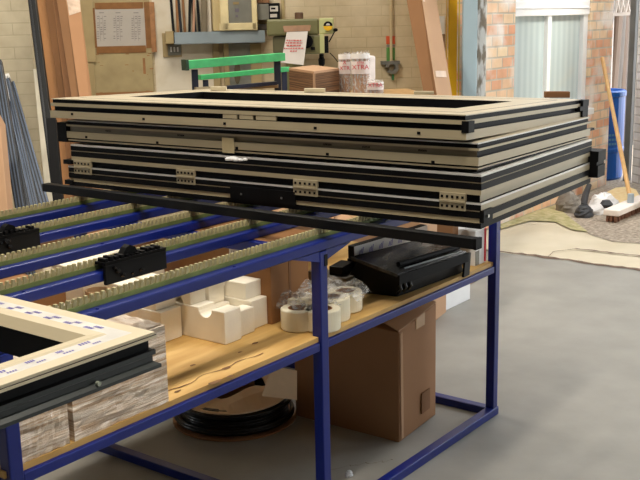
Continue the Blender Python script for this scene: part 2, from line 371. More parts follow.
# yellow column, pale blue door leaf, weathered post at the opening
def upright(name, x0, x1, Z, depth, mats, z1=3.9, z0=0, mk=None):
    a = dat(x0, 60, Z); b = dat(x1, 60, Z); a.z = b.z = z0
    e = (b-a); n = V(-e.y, e.x, 0).normalized()
    if n.dot(CAM-a) > 0: n = -n
    m = MB(); m.rbox(a, e, n, e.length, depth, z1-z0); o = m.build(name, mats, bevel=.006); return o, a, b, n
o, a, b, n = upright('yellow_column', 448.6, 460.3, 7.0, .16, YELLOW); tag(o, 'yellow painted steel column beside the pale blue door', 'column')
MB().rbox(a+(b-a)*.8-n*.012, b-a, -n, (b-a).length*.2, -.012, 3.9).build('flange', mat('yellow_flange', (222, 190, 60), .5), o)
o, a, b, n = upright('door_1', 462.6, 477, 6.7, .05, DOORB, 3.3); struct(o)
o, a, b, n = upright('trim_4', 476.5, 486.2, 6.76, .12, FLAKE, 3.6); struct(o)

# far yard: whitewashed wall at the right edge, post, drum, pipes
A = zat(631.5, 182, 0); B_ = zat(720, 205, 0)
m = MB(); e = (B_-A).normalized(); n = V(-e.y, e.x, 0); n = n if n.dot(A-CAM) > 0 else -n
m.rbox(A, e, n, 3.0, .25, 3.5); struct(m.build('wall_yard', RBRICK, org=A, rotz=math.atan2(e.y, e.x)))
A2 = zat(596, 172, 0); 
m = MB(); m.rbox(V(4.6, 3.6, 0), V(1, -.35, 0), V(0, 1, 0), 5.5, .2, 3.4); struct(m.build('wall_far', DARKW, org=(4.6, 3.6, 0), rotz=math.atan2(-.35, 1)))
q = zat(627, 180.8, 0)
m = MB(); m.box(q.x-.03, q.x+.03, q.y-.02, q.y+.03, 0, 3.3, 0); m.box(q.x+.03, q.x+.045, q.y-.02, q.y+.03, 0, 3.3, 1)
tag(m.build('steel_post', [mat('grey_post', (92, 92, 88), .6, var=.15), mat('dark_post', (60, 62, 64), .6)], bevel=.004), 'grey steel door post between blue drum and whitewashed wall', 'post')

# ================================================================== ASSEMBLY TABLE
ZT = .886; S = .04; LG = .034
UL = -2.19; UM = -1.07
tb = empty('assembly_table', (-1.1, .5, 0), 'long blue steel assembly table with brush rails and plywood shelf', 'table')
for u in (-.04, UM-.04, UL+.02):
    for v in (0, 1.03):
        MB().box(u+S-LG, u+S, v, v+LG, 0.0, ZT-.03).build('leg', BLUE, tb, bevel=.003)
for ua, ub in ((UM, -.04), ):
    MB().box(ua, .004, -.004, LG-.002, 0, .031).build('floor_bar', BLUE, tb, bevel=.003)
MB().box(UM, 0, 1.03, 1.064, 0, .031).build('floor_bar', BLUE, tb, bevel=.003)
for u in (-.04, UM-.04, UL+.02):
    MB().box(u+.002, u+S-.002, LG, 1.03, 0, .031).build('floor_crossbar', BLUE, tb, bevel=.003)
for ua, ub in ((UL+.06, UM-.04), (UM, -.04)):
    for v in (0.002, 1.032):
        MB().box(ua, ub, v, v+.03, .5655, .59).build('shelf_beam', BLUE, tb, bevel=.003)
for u in (-.04, UM-.04, UL+.02):
    MB().box(u+.002, u+S-.002, S, 1.03, .55, .588).build('shelf_crossbar', BLUE, tb, bevel=.003)
    MB().box(u+.002, u+S-.002, S, 1.03, ZT-.061, ZT-.0275).build('top_crossbar', BLUE, tb, bevel=.003)
shelf = MB().box(UL+.02, -.02, .012, 1.05, .5905, .605, 0).build('shelf_board', PLY, tb)
# raised edge layer of the ply where the face has worn away
m = MB(); top = []; xs = [-1.70+.02*i for i in range(21)]
edge = [.062+.006*math.sin(i*.9)+random.uniform(-.004, .004) for i in range(21)]
vs = [V(x, e, .6062) for x, e in zip(xs, edge)]+[V(x, e-random.uniform(.001, .006), .6062) for x, e in zip(xs, edge)]
m.add(vs, [(i, i+1, 22+i, 21+i) for i in range(20)]); m.build('worn_edge', STAIN, shelf)
for i in range(7):
    m = MB(); c = zat(*[(255, 343), (215, 382), (193, 365), (226, 368), (178, 391), (240, 352), (230, 376)][i], .6064); r = [.009, .016, .008, .012, .008, .006, .010][i]
    k = 9; m.add([c]+[c+V(r*1.6*math.cos(2*PI*j/k)*random.uniform(.6, 1.1), r*.7*math.sin(2*PI*j/k)*random.uniform(.6, 1.1), 0) for j in range(k)], [(0, j+1, (j+1) % k+1) for j in range(k)])
    m.build('stain', STAIN, shelf)
# gusset + open tube end at the middle leg
MB().prism([(0, 0), (-.12, 0), (0, -.03)], (UM-LG, .002, ZT-.0285), (1, 0, 0), (0, 0, 1), (0, .036, 0)).build('gusset', BLUE, tb)
MB().prism([(0, 0), (.12, 0), (0, -.03)], (UM, .002, ZT-.0285), (1, 0, 0), (0, 0, 1), (0, .036, 0)).build('gusset', BLUE, tb)
MB().box(UM-.015, UM-.0005, -.0014, .001, .812, .845).build('tube_cap', BLACK, tb)
# five rails with brush strips
rv = [0, .257, .50, .762, 1.028]
for k, v in enumerate(rv):
    ra = MB().box(UL-.25, .0, v, v+S, ZT-.026 if k else ZT-.028, ZT, 0).build('support_rail', BLUE, tb, bevel=.004)
    MB().box(UL-.25, -.02, v+.028, v+S, ZT, ZT+.0115, 0).build('brush_backing', GREENB, ra)
    m = MB(); u = UL-.24; m.box(UL-.24, -.03, v+.033, v+.0345, ZT+.0114, ZT+.021)
    while u < -.03:
        j = random.uniform(-.001, .001)
        m.hexa([V(u, v+.030, ZT+.009), V(u+.008, v+.030, ZT+.009), V(u+.008, v+.038, ZT+.009), V(u, v+.038, ZT+.009),
                V(u+.004+j, v+.028, ZT+.0295), V(u+.011+j, v+.028, ZT+.0295), V(u+.011+j, v+.037, ZT+.0295), V(u+.004+j, v+.037, ZT+.0295)]); u += .0165
    m.build('brush_strip', BRIST, ra)
    for uu in (-1.9, -1.45, -.75):
        MB().lathe((uu, v+.010, ZT), [(0, .003), (.004, .003), (.005, 0)], 8).build('bolt', BLUE, ra)

# black clamp strips on the rails
def clamp(name, px0, px1, v, label):
    a = vat(*px0, v).x; b = vat(*px1, v).x
    e = empty(name, ((a+b)/2, v, ZT), label, 'clamp', 'black clamp strips on the rails')
    MB().box(a, b, v-.012, v-.001, ZT-.034, ZT+.016).build('front_plate', BLACKP, e, bevel=.002)
    m = MB(); m.box(a, b, v-.012, v+.027, ZT+.0165, ZT+.024)
    for i in range(int((b-a)/.018)):
        x = a+.009+i*.018; h = random.uniform(.004, .012)
        m.box(x-.005, x+.005, v-.008, v+.02, ZT+.024, ZT+.024+h)
    m.build('ribbed_top', BLACK, e)
    m = MB()
    for i in range(6):
        x = a+(b-a)*random.uniform(.05, .6); z = ZT-.022+random.uniform(0, .03); r = random.uniform(.004, .009)
        MB().tube([(x, v-.012, z), (x+.002, v-.02, z+.003)], r, 7).build('roller', MIRROR, e)
    x = a+(b-a)*.45
    MB().prism([(-.03, 0), (.03, 0), (.018, .02), (0, .028), (-.012, .022)], (x, v, ZT+.024), (1, 0, 0), (0, 0, 1), (0, .02, 0)).build('catch', BLACK, e)
    return e
clamp('rail_clamp', (102, 266), (163, 248), rv[1], 'black clamp strip on the second brush rail near the white foam')
clamp('rail_clamp', (-14, 236), (37, 229), rv[3], 'black clamp strip on the fourth brush rail near the leaning aluminium profiles')

# ================================================================== STACK OF FRAMES
def ring(sec, Wd, L, kx=1., short={}):
    """sec: list of (d, z, material index of the segment leaving this point); returns the four mitred members"""
    out = []
    def cor(i, d, z):
        x = d*kx if d < -.03 else d
        return [V(-x, -d, z), V(-x, L+d, z), V(Wd+x, L+d, z), V(Wd+x, -d, z)][i]
    n = len(sec)
    for i in range(4):
        j = (i+1) % 4; m = MB()
        vs = [cor(i, d, z) for d, z, _ in sec]+[cor(j, d, z) for d, z, _ in sec]
        fs = [(k, (k+1) % n, n+(k+1) % n, n+k) for k in range(n)]; ms = [short.get(q, s[2]) if i in (1, 3) else s[2] for q, s in enumerate(sec)]
        fs += [tuple(range(n)), tuple(range(2*n-1, n-1, -1))]; ms += [0, 0]
        m.add(vs, fs, ms); out.append(m)
    return out
def sash(label, FC, yaw, Wd, L, tilt, sec, mats, kx=1., short={}):
    e = empty('door_frame', FC, label, 'door frame', 'door frames stacked on the table')
    e.rotation_euler = (0, tilt, yaw)
    M = wmat(e)
    def T(x, y, z): return M @ V(x, y, z)
    for i, m in enumerate(ring(sec, Wd, L, kx, short)):
        m.v = [M @ v for v in m.v]
        m.build(('long_member', 'short_member', 'long_member', 'short_member')[i], mats, e)
    return e, M
MT = [CREAM, BLACK, FILM, OLIVE, mat('cream_profile_top', (182, 171, 147), .42, var=.06)]
def px_local(M, x, y, off=0.):
    """local y along the long front face for a picture point on that face"""
    Mi = M.inverted(); o = Mi @ CAM; d = (Mi.to_3x3() @ ray(x, y)); t = (off-o.x)/d.x; return o+d*t
def px_side(M, x, y):
    Mi = M.inverted(); o = Mi @ CAM; d = (Mi.to_3x3() @ ray(x, y)); t = (0-o.y)/d.y; return o+d*t
def lbox(M, x0, x1, y0, y1, z0, z1, mi=0, mb=None):
    mb = mb or MB(); n = len(mb.v); mb.box(x0, x1, y0, y1, z0, z1, mi)
    for k in range(n, len(mb.v)): mb.v[k] = M @ mb.v[k]
    return mb
YAW = math.radians(3.2)
# bottom frame
secD = [(0, 0, 1), (0, .016, 0), (-.003, .016, 0), (-.003, .029, 0), (0, .029, 1), (0, .048, 0), (-.002, .048, 0), (-.002, .051, 0), (0, .051, 1), (0, .067, 2), (0, .073, 2), (-.04, .073, 2), (-.15, .073, 1), (-.15, 0, 1)]
secC = [(0, 0, 1), (-.006, 0, 1), (-.006, .020, 0), (0, .020, 0), (0, .034, 0), (0, .034, 1), (0, .053, 0), (-.002, .053, 0), (-.002, .056, 1), (0, .056, 1), (0, .072, 2), (0, .078, 2), (-.05, .078, 2), (-.15, .078, 1), (-.15, 0, 1)]
secB = [(-.004, 0, 1), (-.004, .006, 0), (0, .006, 0), (0, .011, 1), (-.01, .011, 1), (-.01, .016, 0), (.003, .016, 0), (.003, .040, 3), (-.006, .040, 3), (-.006, .058, 0), (.003, .058, 0), (.003, .065, 1), (-.004, .065, 1), (-.004, .076, 2), (0, .076, 2), (0, .080, 4), (-.05, .080, 0), (-.15, .080, 1), (-.15, 0, 1)]
secA = [(0, 0, 0), (.004, 0, 0), (.004, .026, 1), (-.008, .026, 1), (-.008, .042, 1), (.002, .042, 0), (.002, .054, 1), (-.004, .054, 1), (-.004, .066, 1), (0, .066, 4), (0, .069, 4), (-.05, .069, 1), (-.056, .069, 4), (-.15, .069, 1), (-.15, 0, 1)]
Z0 = .9162
fD, MD = sash('bottom cream and black door frame in the stack, lying on the brush rails', (-.845, -.365, Z0), YAW, .90, 1.64, 0, secD, MT, 1., {8: 0})
fC, MC = sash('second cream and black door frame up from the rails, hinged to the bottom frame', (-.845, -.365, Z0+.0745), YAW, .90, 1.62, 0, secC, MT, 1., {1: 0, 2: 0})
fB, MBm = sash('third door frame up in the stack, with a grey slotted channel', (-.842, -.352, Z0+.159), YAW, .90, 1.62, .012, secB, MT, 1., {7: 1, 8: 1})
fA, MA = sash('topmost cream door frame of the stack, with black grooves', (-.865, -.325, Z0+.2475), YAW, .905, 1.645, .030, secA, MT, 1.6)
# hinges joining the two lowest leaves
for xa, xb in ((75.5, 92), (178, 195.5), (294.5, 318), (440.5, 466)):
    ya = px_local(MC, xa, 172+(xa-75)*.085).y; yb = px_local(MC, xb, 172+(xb-75)*.085).y; ya, yb = min(ya, yb), max(ya, yb)
    h = lbox(MC, -.006, .004, ya, yb, .001, .022); lbox(MC, -.006, .004, ya, yb, -.027, -.004, 0, h)
    k = lbox(MC, -.010, .0, ya, yb, -.004, .001, 0, h).build('hinge', CREAM, fC)
    s = MB()
    for j in range(5):
        yy = ya+(yb-ya)*(.1+.2*j)
        for zz in (.011, -.016): lbox(MC, -.0075, -.006, yy-.0035, yy+.0035, zz-.0035, zz+.0035, 0, s)
    s.build('screw', BLACK, k)
ya, yb = sorted((px_local(MD, 231, 188).y, px_local(MD, 296, 193).y))
k = lbox(MD, -.006, 0, ya, yb, .012, .056).build('cover_plate', BLACK, fD)
s = MB()
for t in (.2, .82): lbox(MD, -.008, -.006, ya+(yb-ya)*t-.003, ya+(yb-ya)*t+.003, .03, .036, 0, s)
s.build('screw', STEEL, k)
# slots in the grey channel
for xa, xb, y in ((104, 109.5, 131), (176, 183, 136.5), (322, 330.5, 146), (361, 369, 149), (417, 426, 152)):
    ya, yb = sorted((px_local(MBm, xa, y).y, px_local(MBm, xb, y).y)); lbox(MBm, .006, .0085, ya, yb, .046, .052).build('slot', BLACK, fB)
# short packers pushed into the groove of the top frame
for xa, xb in ((223, 237), (239.5, 253), (256, 276)):
    ya, yb = sorted((px_local(MA, xa, 115).y, px_local(MA, xb, 115).y)); lbox(MA, -.001, .006, ya, yb, .028, .041).build('packer', CREAM, fA)
for x, y in ((144.5, 119), (225.5, 123.5), (316, 128), (419.5, 133), (73, 114)):
    q = px_local(MA, x, y); lbox(MA, -.0055, -.004, q.y-.005, q.y+.005, q.z-.004, q.z+.004).build('screw_hole', BLACK, fA)
for x, y in ((87, 137), (158, 142.5), (237.5, 148), (328, 154), (433.5, 162)):
    q = px_local(MBm, x, y); lbox(MBm, -.0045, -.003, q.y-.005, q.y+.005, q.z-.004, q.z+.004).build('screw_hole', BLACK, fB)
# black corner keys / end brackets
lbox(MA, -.006, .03, -.012, .010, .020, .052).build('corner_key', BLACK, fA)
lbox(MD, .0, .06, -.009, .004, .018, .052).build('corner_key', BLACK, fD)
lbox(MD, .02, .03, -.013, -.009, .03, .038).build('screw', STEEL, fD)
b = lbox(MA, .897, .955, -.012, .03, .045, .066); lbox(MA, .897, .95, -.012, .03, -.002, .03, 0, b); lbox(MA, .875, .955, -.010, .05, .03, .045, 0, b)
b.build('end_bracket', BLACK, fA)
b = lbox(MD, .885, .965, -.03, .05, .075, .112); lbox(MD, .885, .96, -.03, .05, .02, .062, 0, b); lbox(MD, .885, .962, -.025, .05, .062, .075, 0, b)
b.build('end_bracket', BLACK, fD)
lbox(MBm, .90, .955, .0, .012, .03, .038).build('spigot', BLACK, fB)
# dark hinge pins sticking out at the far left ends
for M_, o_ in ((MC, fC), (MD, fD)):
    lbox(M_, -.004, .03, 1.62, 1.66, .004, .02).build('pivot', BLACK, o_)
b = lbox(MBm, -.004, .06, 1.625, 1.67, .0, .07).build('end_cap', BLACK, fB)

# loose things on top of the stack
def on_frame(M, x, y, zt):
    Mi = M.inverted(); o = Mi @ CAM; d = Mi.to_3x3() @ ray(x, y); t = (zt-o.z)/d.z; return o+d*t
def blockon(name, M, px0, px1, py, dep, h, mats, label, cat, zt=.0692):
    a = on_frame(M, px0, py, zt); b = on_frame(M, px1, py, zt)
    e = b-a; n = V(-e.y, e.x, 0).normalized()
    if n.x < 0: n = -n
    m = MB(); m.rbox(V(a.x, a.y, zt+.0004), e, n, e.length, dep, h)
    m.v = [M @ v for v in m.v]; return tag(m.build(name, mats, bevel=.002), label, cat)
blockon('packer_block', MA, 304, 325, 92.6, .03, .016, CREAML, 'small cream packer block lying on the far member of the top frame', 'packer')
blockon('packer_block', MA, 210.5, 226, 90.8, .03, .016, CREAML, 'cream packer block on the top frame below the green trestle rails', 'packer')
blockon('packer_block', MA, 414, 434, 94.6, .03, .012, CREAM, 'flat cream packer on the top frame below the leaning carton', 'packer')
blockon('timber_offcut', MA, 545, 570, 98.0, .03, .022, CARDD, 'short brown timber offcut on top frame below the window', 'timber offcut')
a = px_local(MA, 266.5, 100)
# clear tape wound around the frames
y1_ = px_local(MBm, 223, 140).y; y2_ = px_local(MBm, 235, 140).y
m = lbox(MBm, -.0055, -.0048, y2_, y1_, .003, .052); tag(m.build('tape_band', mat('clear_tape', (206, 190, 150), .2, var=.1, scale=20)), 'clear tape band wrapped round the slotted channel frame', 'tape')
q = on_frame(MC, 236, 160, .079); m = MB()
for k in range(14):
    c = M0 = V(q.x+random.uniform(-.012, .012), q.y+random.uniform(-.03, .03), .0785); r = random.uniform(.006, .012)
    m.lathe(c, [(0, 0), (r, 0), (r*1.1, r*.5), (r*.5, r), (0, r*1.1)], 6)
m.v = [MC @ v for v in m.v]; tag(m.build('plastic_scrap', mat('white_film_scrap', (226, 226, 226), .3)), 'crumpled white plastic scrap squeezed between the stacked frames', 'plastic scrap')

# single black bar lying across the rails
a = zat(45.5, 187, .93); b = zat(477, 243.5, .93); a.z = b.z = .9302
m = MB().bar(a, b, .03, .028)
o = tag(m.build('black_profile_bar', BLACKP, bevel=.002), 'long matt black bar lying across the brush rails before the stack', 'bar')
d = (b-a).normalized(); MB().bar(b-d*.002, b+d*.006, .031, .029).build('end_cap', BLACK, o)

# ================================================================== CREAM FRAME AT THE LEFT
cf = empty('window_frame', (-2.165, -.455, .9235), 'cream topped anthracite window frame with printed film, overhanging the table front', 'window frame')
sec = [(-.008, 0, 3), (.004, 0, 3), (.004, .006, 3), (-.006, .012, 3), (-.006, .022, 3), (-.002, .024, 3), (-.002, .032, 1), (-.010, .034, 1), (-.010, .052, 0), (.001, .053, 0), (.001, .058, 1), (-.002, .0582, 0), (-.002, .063, 0), (-.028, .0635, 2), (-.058, .0635, 0), (-.062, .066, 0), (-.082, .064, 4), (-.102, .05, 1), (-.102, 0, 3)]
def cor4(i, d, z):  # right-front corner at origin, runs to -u and +v
    Lu, Lv = 1.0, 1.1
    return [V(d, -d, z), V(d, Lv+d, z), V(-Lu-d, Lv+d, z), V(-Lu-d, -d, z)][i]
n = len(sec); Mc = wmat(cf)
film_marks = []
for i in range(4):
    j = (i+1) % 4; sc2 = [(s[0]*(.78 if i == 0 and s[0] < -.03 else 1), s[1], s[2]) for s in sec]
    m = MB(); vs = [Mc @ cor4(i, d, z) for d, z, _ in sec]+[Mc @ cor4(j, d, z) for d, z, _ in sec]
    m.add(vs, [(k, (k+1) % n, n+(k+1) % n, n+k) for k in range(n)]+[tuple(range(n)), tuple(range(2*n-1, n-1, -1))], [s[2] for s in sec]+[0, 0])
    o = m.build('frame_member', [CREAML, BLACK, FILM, DGREY, CREAM], cf)
    if i in (0, 3):
        pm = MB(); k = -.06 if i == 3 else .05
        step = .055
        t = .09
        while t < .95:
            for row in range(2):
                w = random.uniform(.014, .024); s0 = -.034-row*.011-random.uniform(0, .003)
                for c_ in range(4):
                    aa = t+row*.012+c_*w/4
                    if i == 3: P = [V(-aa, -s0, .0639), V(-aa-w/6, -s0, .0639), V(-aa-w/6+.001, -s0+.009*(1 if row else .6), .0639), V(-aa+.001, -s0+.009*(1 if row else .6), .0639)]
                    else: P = [V(s0, aa, .0639), V(s0, aa+w/6, .0639), V(s0-.008, aa+w/6+.001, .0639), V(s0-.008, aa+.001, .0639)]
                    pm.add([Mc @ p for p in P], [(0, 1, 2, 3)])
            t += step
        pm.build('film_print', PURPLE, o)
def cscrew(x, y, r):
    q = vat(x, y, -.455-.0); return q
q = vat(99.5, 384, -.459); MB().tube([q+V(0, .006, 0), q+V(0, .0, 0)], .004, 12).build('screw_cap', mat('pale_cap', (150, 156, 140), .4), cf)
q = vat(60, 371, -.447); MB().tube([q+V(0, .004, 0), q+V(0, -.0005, 0)], .004, 10).build('hole', BLACK, cf)
# dark blue clamp seen inside the frame opening
m = MB(); a = zat(5, 372, .93); b = zat(33, 355, .93); m.box(-2.62, -2.38, -.335, -.25, .9235, .965)
tag(m.build('clamp_pad', mat('navy_pad', (20, 22, 52), .5), bevel=.006), 'dark navy pad on the rails inside the cream frame', 'pad')

# ================================================================== SHELF CONTENTS
SZ = .6052
def wrapped(name, x0, x1, y0, y1, z0, z1, label):
    e = empty(name, ((x0+x1)/2, (y0+y1)/2, z0), label, 'wrapped bundle', 'film wrapped bundles on the shelf')
    m = MB(); nz = 14
    # slightly bulging wrapped body, top a separate part
    nx, ny = 14, 12
    per = [(x0+(x1-x0)*i/nx, y0) for i in range(nx)]+[(x1, y0+(y1-y0)*i/ny) for i in range(ny)]+[(x1-(x1-x0)*i/nx, y1) for i in range(nx)]+[(x0, y1-(y1-y0)*i/ny) for i in range(ny)]
    P = len(per); cx, cy = (x0+x1)/2, (y0+y1)/2; vs = []
    for k in range(nz+1):
        z = z0+(z1-z0)*k/nz
        for x, y in per:
            j = random.uniform(-.0022, .0022)+.002*math.sin(k*1.7+x*30)
            vs.append(V(x+(j if abs(x-x0) < 1e-6 or abs(x-x1) < 1e-6 else 0), y+(j if abs(y-y0) < 1e-6 or abs(y-y1) < 1e-6 else 0), z))
    fs = [(k*P+i, k*P+(i+1) % P, (k+1)*P+(i+1) % P, (k+1)*P+i) for k in range(nz) for i in range(P)]
    fs.append(tuple(range(P-1, -1, -1))); fs.append(tuple(nz*P+i for i in range(P)))
    m.add(vs, fs); m.build('wrapped_body', WRAP, e)
    t = MB(); 
    gx = 16
    tv = [V(x0+.004+(x1-x0-.008)*i/gx, y0+.004+(y1-y0-.008)*j/gx, z1+.001+random.uniform(0, .004)) for j in range(gx+1) for i in range(gx+1)]
    t.add(tv, [(j*(gx+1)+i, j*(gx+1)+i+1, (j+1)*(gx+1)+i+1, (j+1)*(gx+1)+i) for j in range(gx) for i in range(gx)])
    t.build('film_top', WRAPT, e); return e
wrapped('wrapped_bundle', -1.984, -1.699, .014, .36, SZ, .797, 'stretch wrapped bundle of card beside the foam blocks')
wrapped('wrapped_bundle', -2.122, -1.998, .014, .34, SZ, .775, 'stretch wrapped bundle of card next to the left table leg')

def arc(cx, cy, r, a0, a1, n=8): return [(cx+r*math.cos(a0+(a1-a0)*i/n), cy+r*math.sin(a0+(a1-a0)*i/n)) for i in range(n+1)]
def foam(u, v0, du, L, h, z, label, notch=None, arch=None, step=None):
    """block seen end-on along u: profile in (v, z), extruded du along u"""
    poly = [(0, 0)]
    if arch is not None: poly += arc(arch, 0, .02, PI, 0, 8)
    poly += [(L, 0), (L, h)]
    if step: poly += [(L-step, h), (L-step, h*.72), (L-2*step, h*.72), (L-2*step, h)]
    if notch is not None: poly += arc(notch, h, .026, 0, -PI, 8)
    poly += [(0, h)]
    m = MB().prism(poly, (u, v0, z), (0, 1, 0), (0, 0, 1), (du, 0, 0))
    return tag(m.build('foam_block', FOAMW, bevel=.0025), label, 'foam block', 'white foam packing blocks on the shelf')
foam(-1.306, .186, .069, .27, .095, SZ, 'front white foam block with round notch and arch nearest the bundles', notch=.075, arch=.19)
foam(-1.231, .200, .068, .27, .076, SZ, 'low white foam block second along the front row', notch=.07, step=.03)
foam(-1.157, .216, .072, .27, .087, SZ, 'white foam block at the right end of the front row', step=.03)
foam(-1.155, .238, .070, .24, .050, SZ+.0873, 'notched white foam block stacked on the right end of the row', notch=.105, step=.05)
foam(-1.230, .315, .066, .20, .064, SZ+.0763, 'tall white foam block in the upper row beside the notched one', step=.05)
foam(-1.304, .318, .064, .22, .052, SZ+.0953, 'white foam block on top of the arched front block', arch=.05)
foam(-1.398, .345, .082, .22, .092, SZ, 'white foam block at left end behind the arched one', arch=.11)
foam(-1.395, .365, .080, .20, .056, SZ+.0923, 'white foam block stacked on the left end block', notch=.1)
foam(-1.44, .62, .18, .22, .19, SZ, 'large white foam block standing at the back of the shelf', step=.04)
foam(-1.25, .64, .16, .22, .17, SZ, 'large white foam block at the back by the brown carton', notch=.1)

def carton(name, x0, x1, y0, y1, z0, z1, label, mats=CARD, rot=0, seam=True, grp=None, tape=TAPE):
    e = empty(name, ((x0+x1)/2, (y0+y1)/2, z0), label, 'carton', grp, rot); M = wmat(e); w, d, h = (x1-x0)/2, (y1-y0)/2, z1-z0
    m = MB().box(-w, w, -d, d, 0, h); m.v = [M @ v for v in m.v]; m.build('box_body', mats, e, bevel=.003)
    if seam:
        m = MB().box(-w-.0008, w+.0008, -.025, .025, h-.06, h+.0012); m.v = [M @ v for v in m.v]; m.build('tape', tape, e)
    return e, M
# upright carton at the back of the shelf, light label high on its left face
e, M = carton('shipping_carton', -1.085, -.90, .20, .58, SZ, .86, 'tall brown carton on the shelf behind the foam blocks', CARDO, seam=False)
a = vat(237, 277, .2); 
m = MB(); m.box(-1.0865, -1.0858, .30, .36, .78, .835); lb = m.build('paper_label', PAPER, e)
m = MB()
for i in range(6): m.box(-1.0872, -1.0866, .312+i*.007, .315+i*.007, .795, .815)
m.build('barcode', INK, lb)
MB().box(-1.0, -.99, .1985, .1998, SZ+.01, .858).build('flap_seam', CARDD, e)
# tape rolls
def tape_roll(x, y, z, label, r=.052, h=.062):
    e = empty('tape_roll', (x, y, z), label, 'tape roll', 'cream tape rolls on the shelf')
    MB().lathe((x, y, z), [(.030, .001), (r-.002, .001), (r, .004), (r, h-.003), (r-.002, h), (.030, h)], 32, close=True).build('tape_winding', TAPEROLL, e)
    MB().lathe((x, y, z), [(.027, 0), (.0298, 0), (.0298, h), (.027, h)], 24, close=True).build('core', CARD, e)
    return e
tape_roll(-1.065, .115, SZ, 'cream tape roll left of the middle table leg')
tape_roll(-1.03, .052, SZ, 'cream tape roll nearest the right side of the middle leg', .054)
tape_roll(-.935, .088, SZ, 'cream tape roll in the middle of the wrapped group', .056, .07)
tape_roll(-.835, .11, SZ, 'cream tape roll at the right end of the group', .054, .062)
tape_roll(-.958, .205, SZ, 'cream tape roll at the back of the group')
# clear plastic draped over the rolls
m = MB(); gx, gy = 22, 12
def hz(x, y):
    z = .675+.012*math.sin(x*60)+.009*math.sin(y*70+x*20)+random.uniform(-.003, .003)
    ed = min((x+1.08)/.03, (-.79-x)/.03, (y-.03)/.02, 1)
    return z-.022*(1-max(0, min(1, ed)))
vs = [V(-1.075+.28*i/gx, .03+.2*j/gy, hz(-1.075+.28*i/gx, .03+.2*j/gy)+.012) for j in range(gy+1) for i in range(gx+1)]
vs = [V(max(q.x, -1.064), max(q.y, .036), q.z) for q in vs]
m.add(vs, [(j*(gx+1)+i, j*(gx+1)+i+1, (j+1)*(gx+1)+i+1, (j+1)*(gx+1)+i) for j in range(gy) for i in range(gx)])
tag(m.build('plastic_sheet', CLEAR, smooth=True), 'crinkled clear plastic wrap over the cream tape rolls', 'plastic wrap')

# black panels on the right of the shelf
e = empty('black_panel_tray', (-.4, .2, SZ), 'wide glossy black tray of panels at the right end of shelf', 'tray')
def tilt_box(x0, x1, y0, y1, z0, z1, dz): return MB().hexa([V(x0, y0, z0), V(x1, y0, z0), V(x1, y1, z0), V(x0, y1, z0), V(x0, y0, z1), V(x1, y0, z1), V(x1, y1, z1+dz), V(x0, y1, z1+dz)])
PT = [V(-.649, .034, .690), V(-.255, .0, .690), V(-.290, .155, .728), V(-.661, .210, .728)]
PB = [V(-.625, .050, SZ), V(-.225, .028, SZ), V(-.24, .20, SZ), V(-.66, .26, SZ)]
MB().hexa(PB+[p-V(0, 0, .014)+(q-p)*.06 for p, q in zip(PT, (PT[2], PT[3], PT[0], PT[1]))]).build('tray_body', BLACKP, e, bevel=.003)
MB().hexa([p-V(0, 0, .012) for p in PT]+PT).build('top_panel', SHEENT, e, bevel=.002)
MB().bar(PT[0]+V(0, -.004, -.02), PT[1]+V(0, -.004, -.02), .006, .03).build('front_lip', BLACK, e)
for x in (-.60, -.57, -.63): MB().tube([(x, .046, SZ+.015), (x+.004, .036, SZ+.03), (x, .040, SZ+.045)], .006, 8).build('clip', MIRROR, e)
MB().prism([(-.02, 0), (.02, 0), (.03, .08), (-.005, .085)], (-.255, .0, SZ-.004), (1, 0, 0), (0, 0, 1), (0, .008, 0)).build('hanging_tab', BLACKP, e)
e2 = tag(MB().tube([PT[0]+V(.05, .03, .0175), PT[1]+V(-.02, .024, .0165)], .009, 10).build('black_rod', BLACK), 'short black rod lying along front edge of the black tray', 'rod')
MB().bar(PT[0]+V(.06, .012, .005), PT[1]+V(-.02, .010, .005), .004, .004).build('edge_strip', STEEL, e2)
# film covered profile on the tray
a, b = zat(352, 264, .74), zat(424, 239, .74)
a = V(-.70, .245, .722); b = V(-.34, .44, .738)
pf = tag(MB().bar(vat(351, 252.5, .25), vat(424, 230.5, .205), .028, .046).build('film_covered_profile', BLACKP, bevel=.002), 'black profile with white printed film lying behind black tray', 'profile')
pa, pb = vat(351, 252.5, .25), vat(424, 230.5, .205)
dd = (pb-pa); nn = V(dd.y, -dd.x, 0).normalized(); dn = dd.normalized(); zz = V(0, 0, 1)
MB().bar(pa+nn*.0148, pb+nn*.0148, .001, .044).build('printed_film', FILM, pf)
m = MB()
for i in range(7):
    c = pa+dd*(.06+.13*i)+nn*.0156
    for j in range(3): m.bar(c+dn*(.008*j)-zz*.012, c+dn*(.008*j+.006)+zz*(.004+.004*j), .0006, .003, nn)
m.build('film_print', PURPLE, pf)
# supports beneath the film covered profile: dark grey profiles in a heap
hq0 = zat(357, 290.5, SZ)
hp = tag(MB().box(hq0.x-.06, hq0.x+.04, hq0.y, hq0.y+.12, SZ, SZ+.055).build('grey_profile_box', mat('grey_box', (96, 88, 76), .6), bevel=.003), 'grey brown box between the tape rolls and black tray', 'box')
tag(MB().bar(V(hq0.x-.05, hq0.y+.05, SZ+.0705), V(hq0.x+.045, hq0.y+.07, SZ+.0705), .05, .03).build('dark_profile', BLACKP, bevel=.003), 'short dark profile lying on the grey brown box', 'profile')
tag(MB().tube([V(hq0.x-.05, hq0.y+.16, SZ+.028), V(hq0.x+.03, hq0.y+.16, SZ+.028)], .028, 14).build('film_roll', mat('grey_roll', (128, 118, 104), .5)), 'small grey roll behind the grey brown box on shelf', 'roll')
qa, qb = vat(351, 252.5, .25), vat(424, 230.5, .205); hh = min(qa.z, qb.z)-.025-SZ
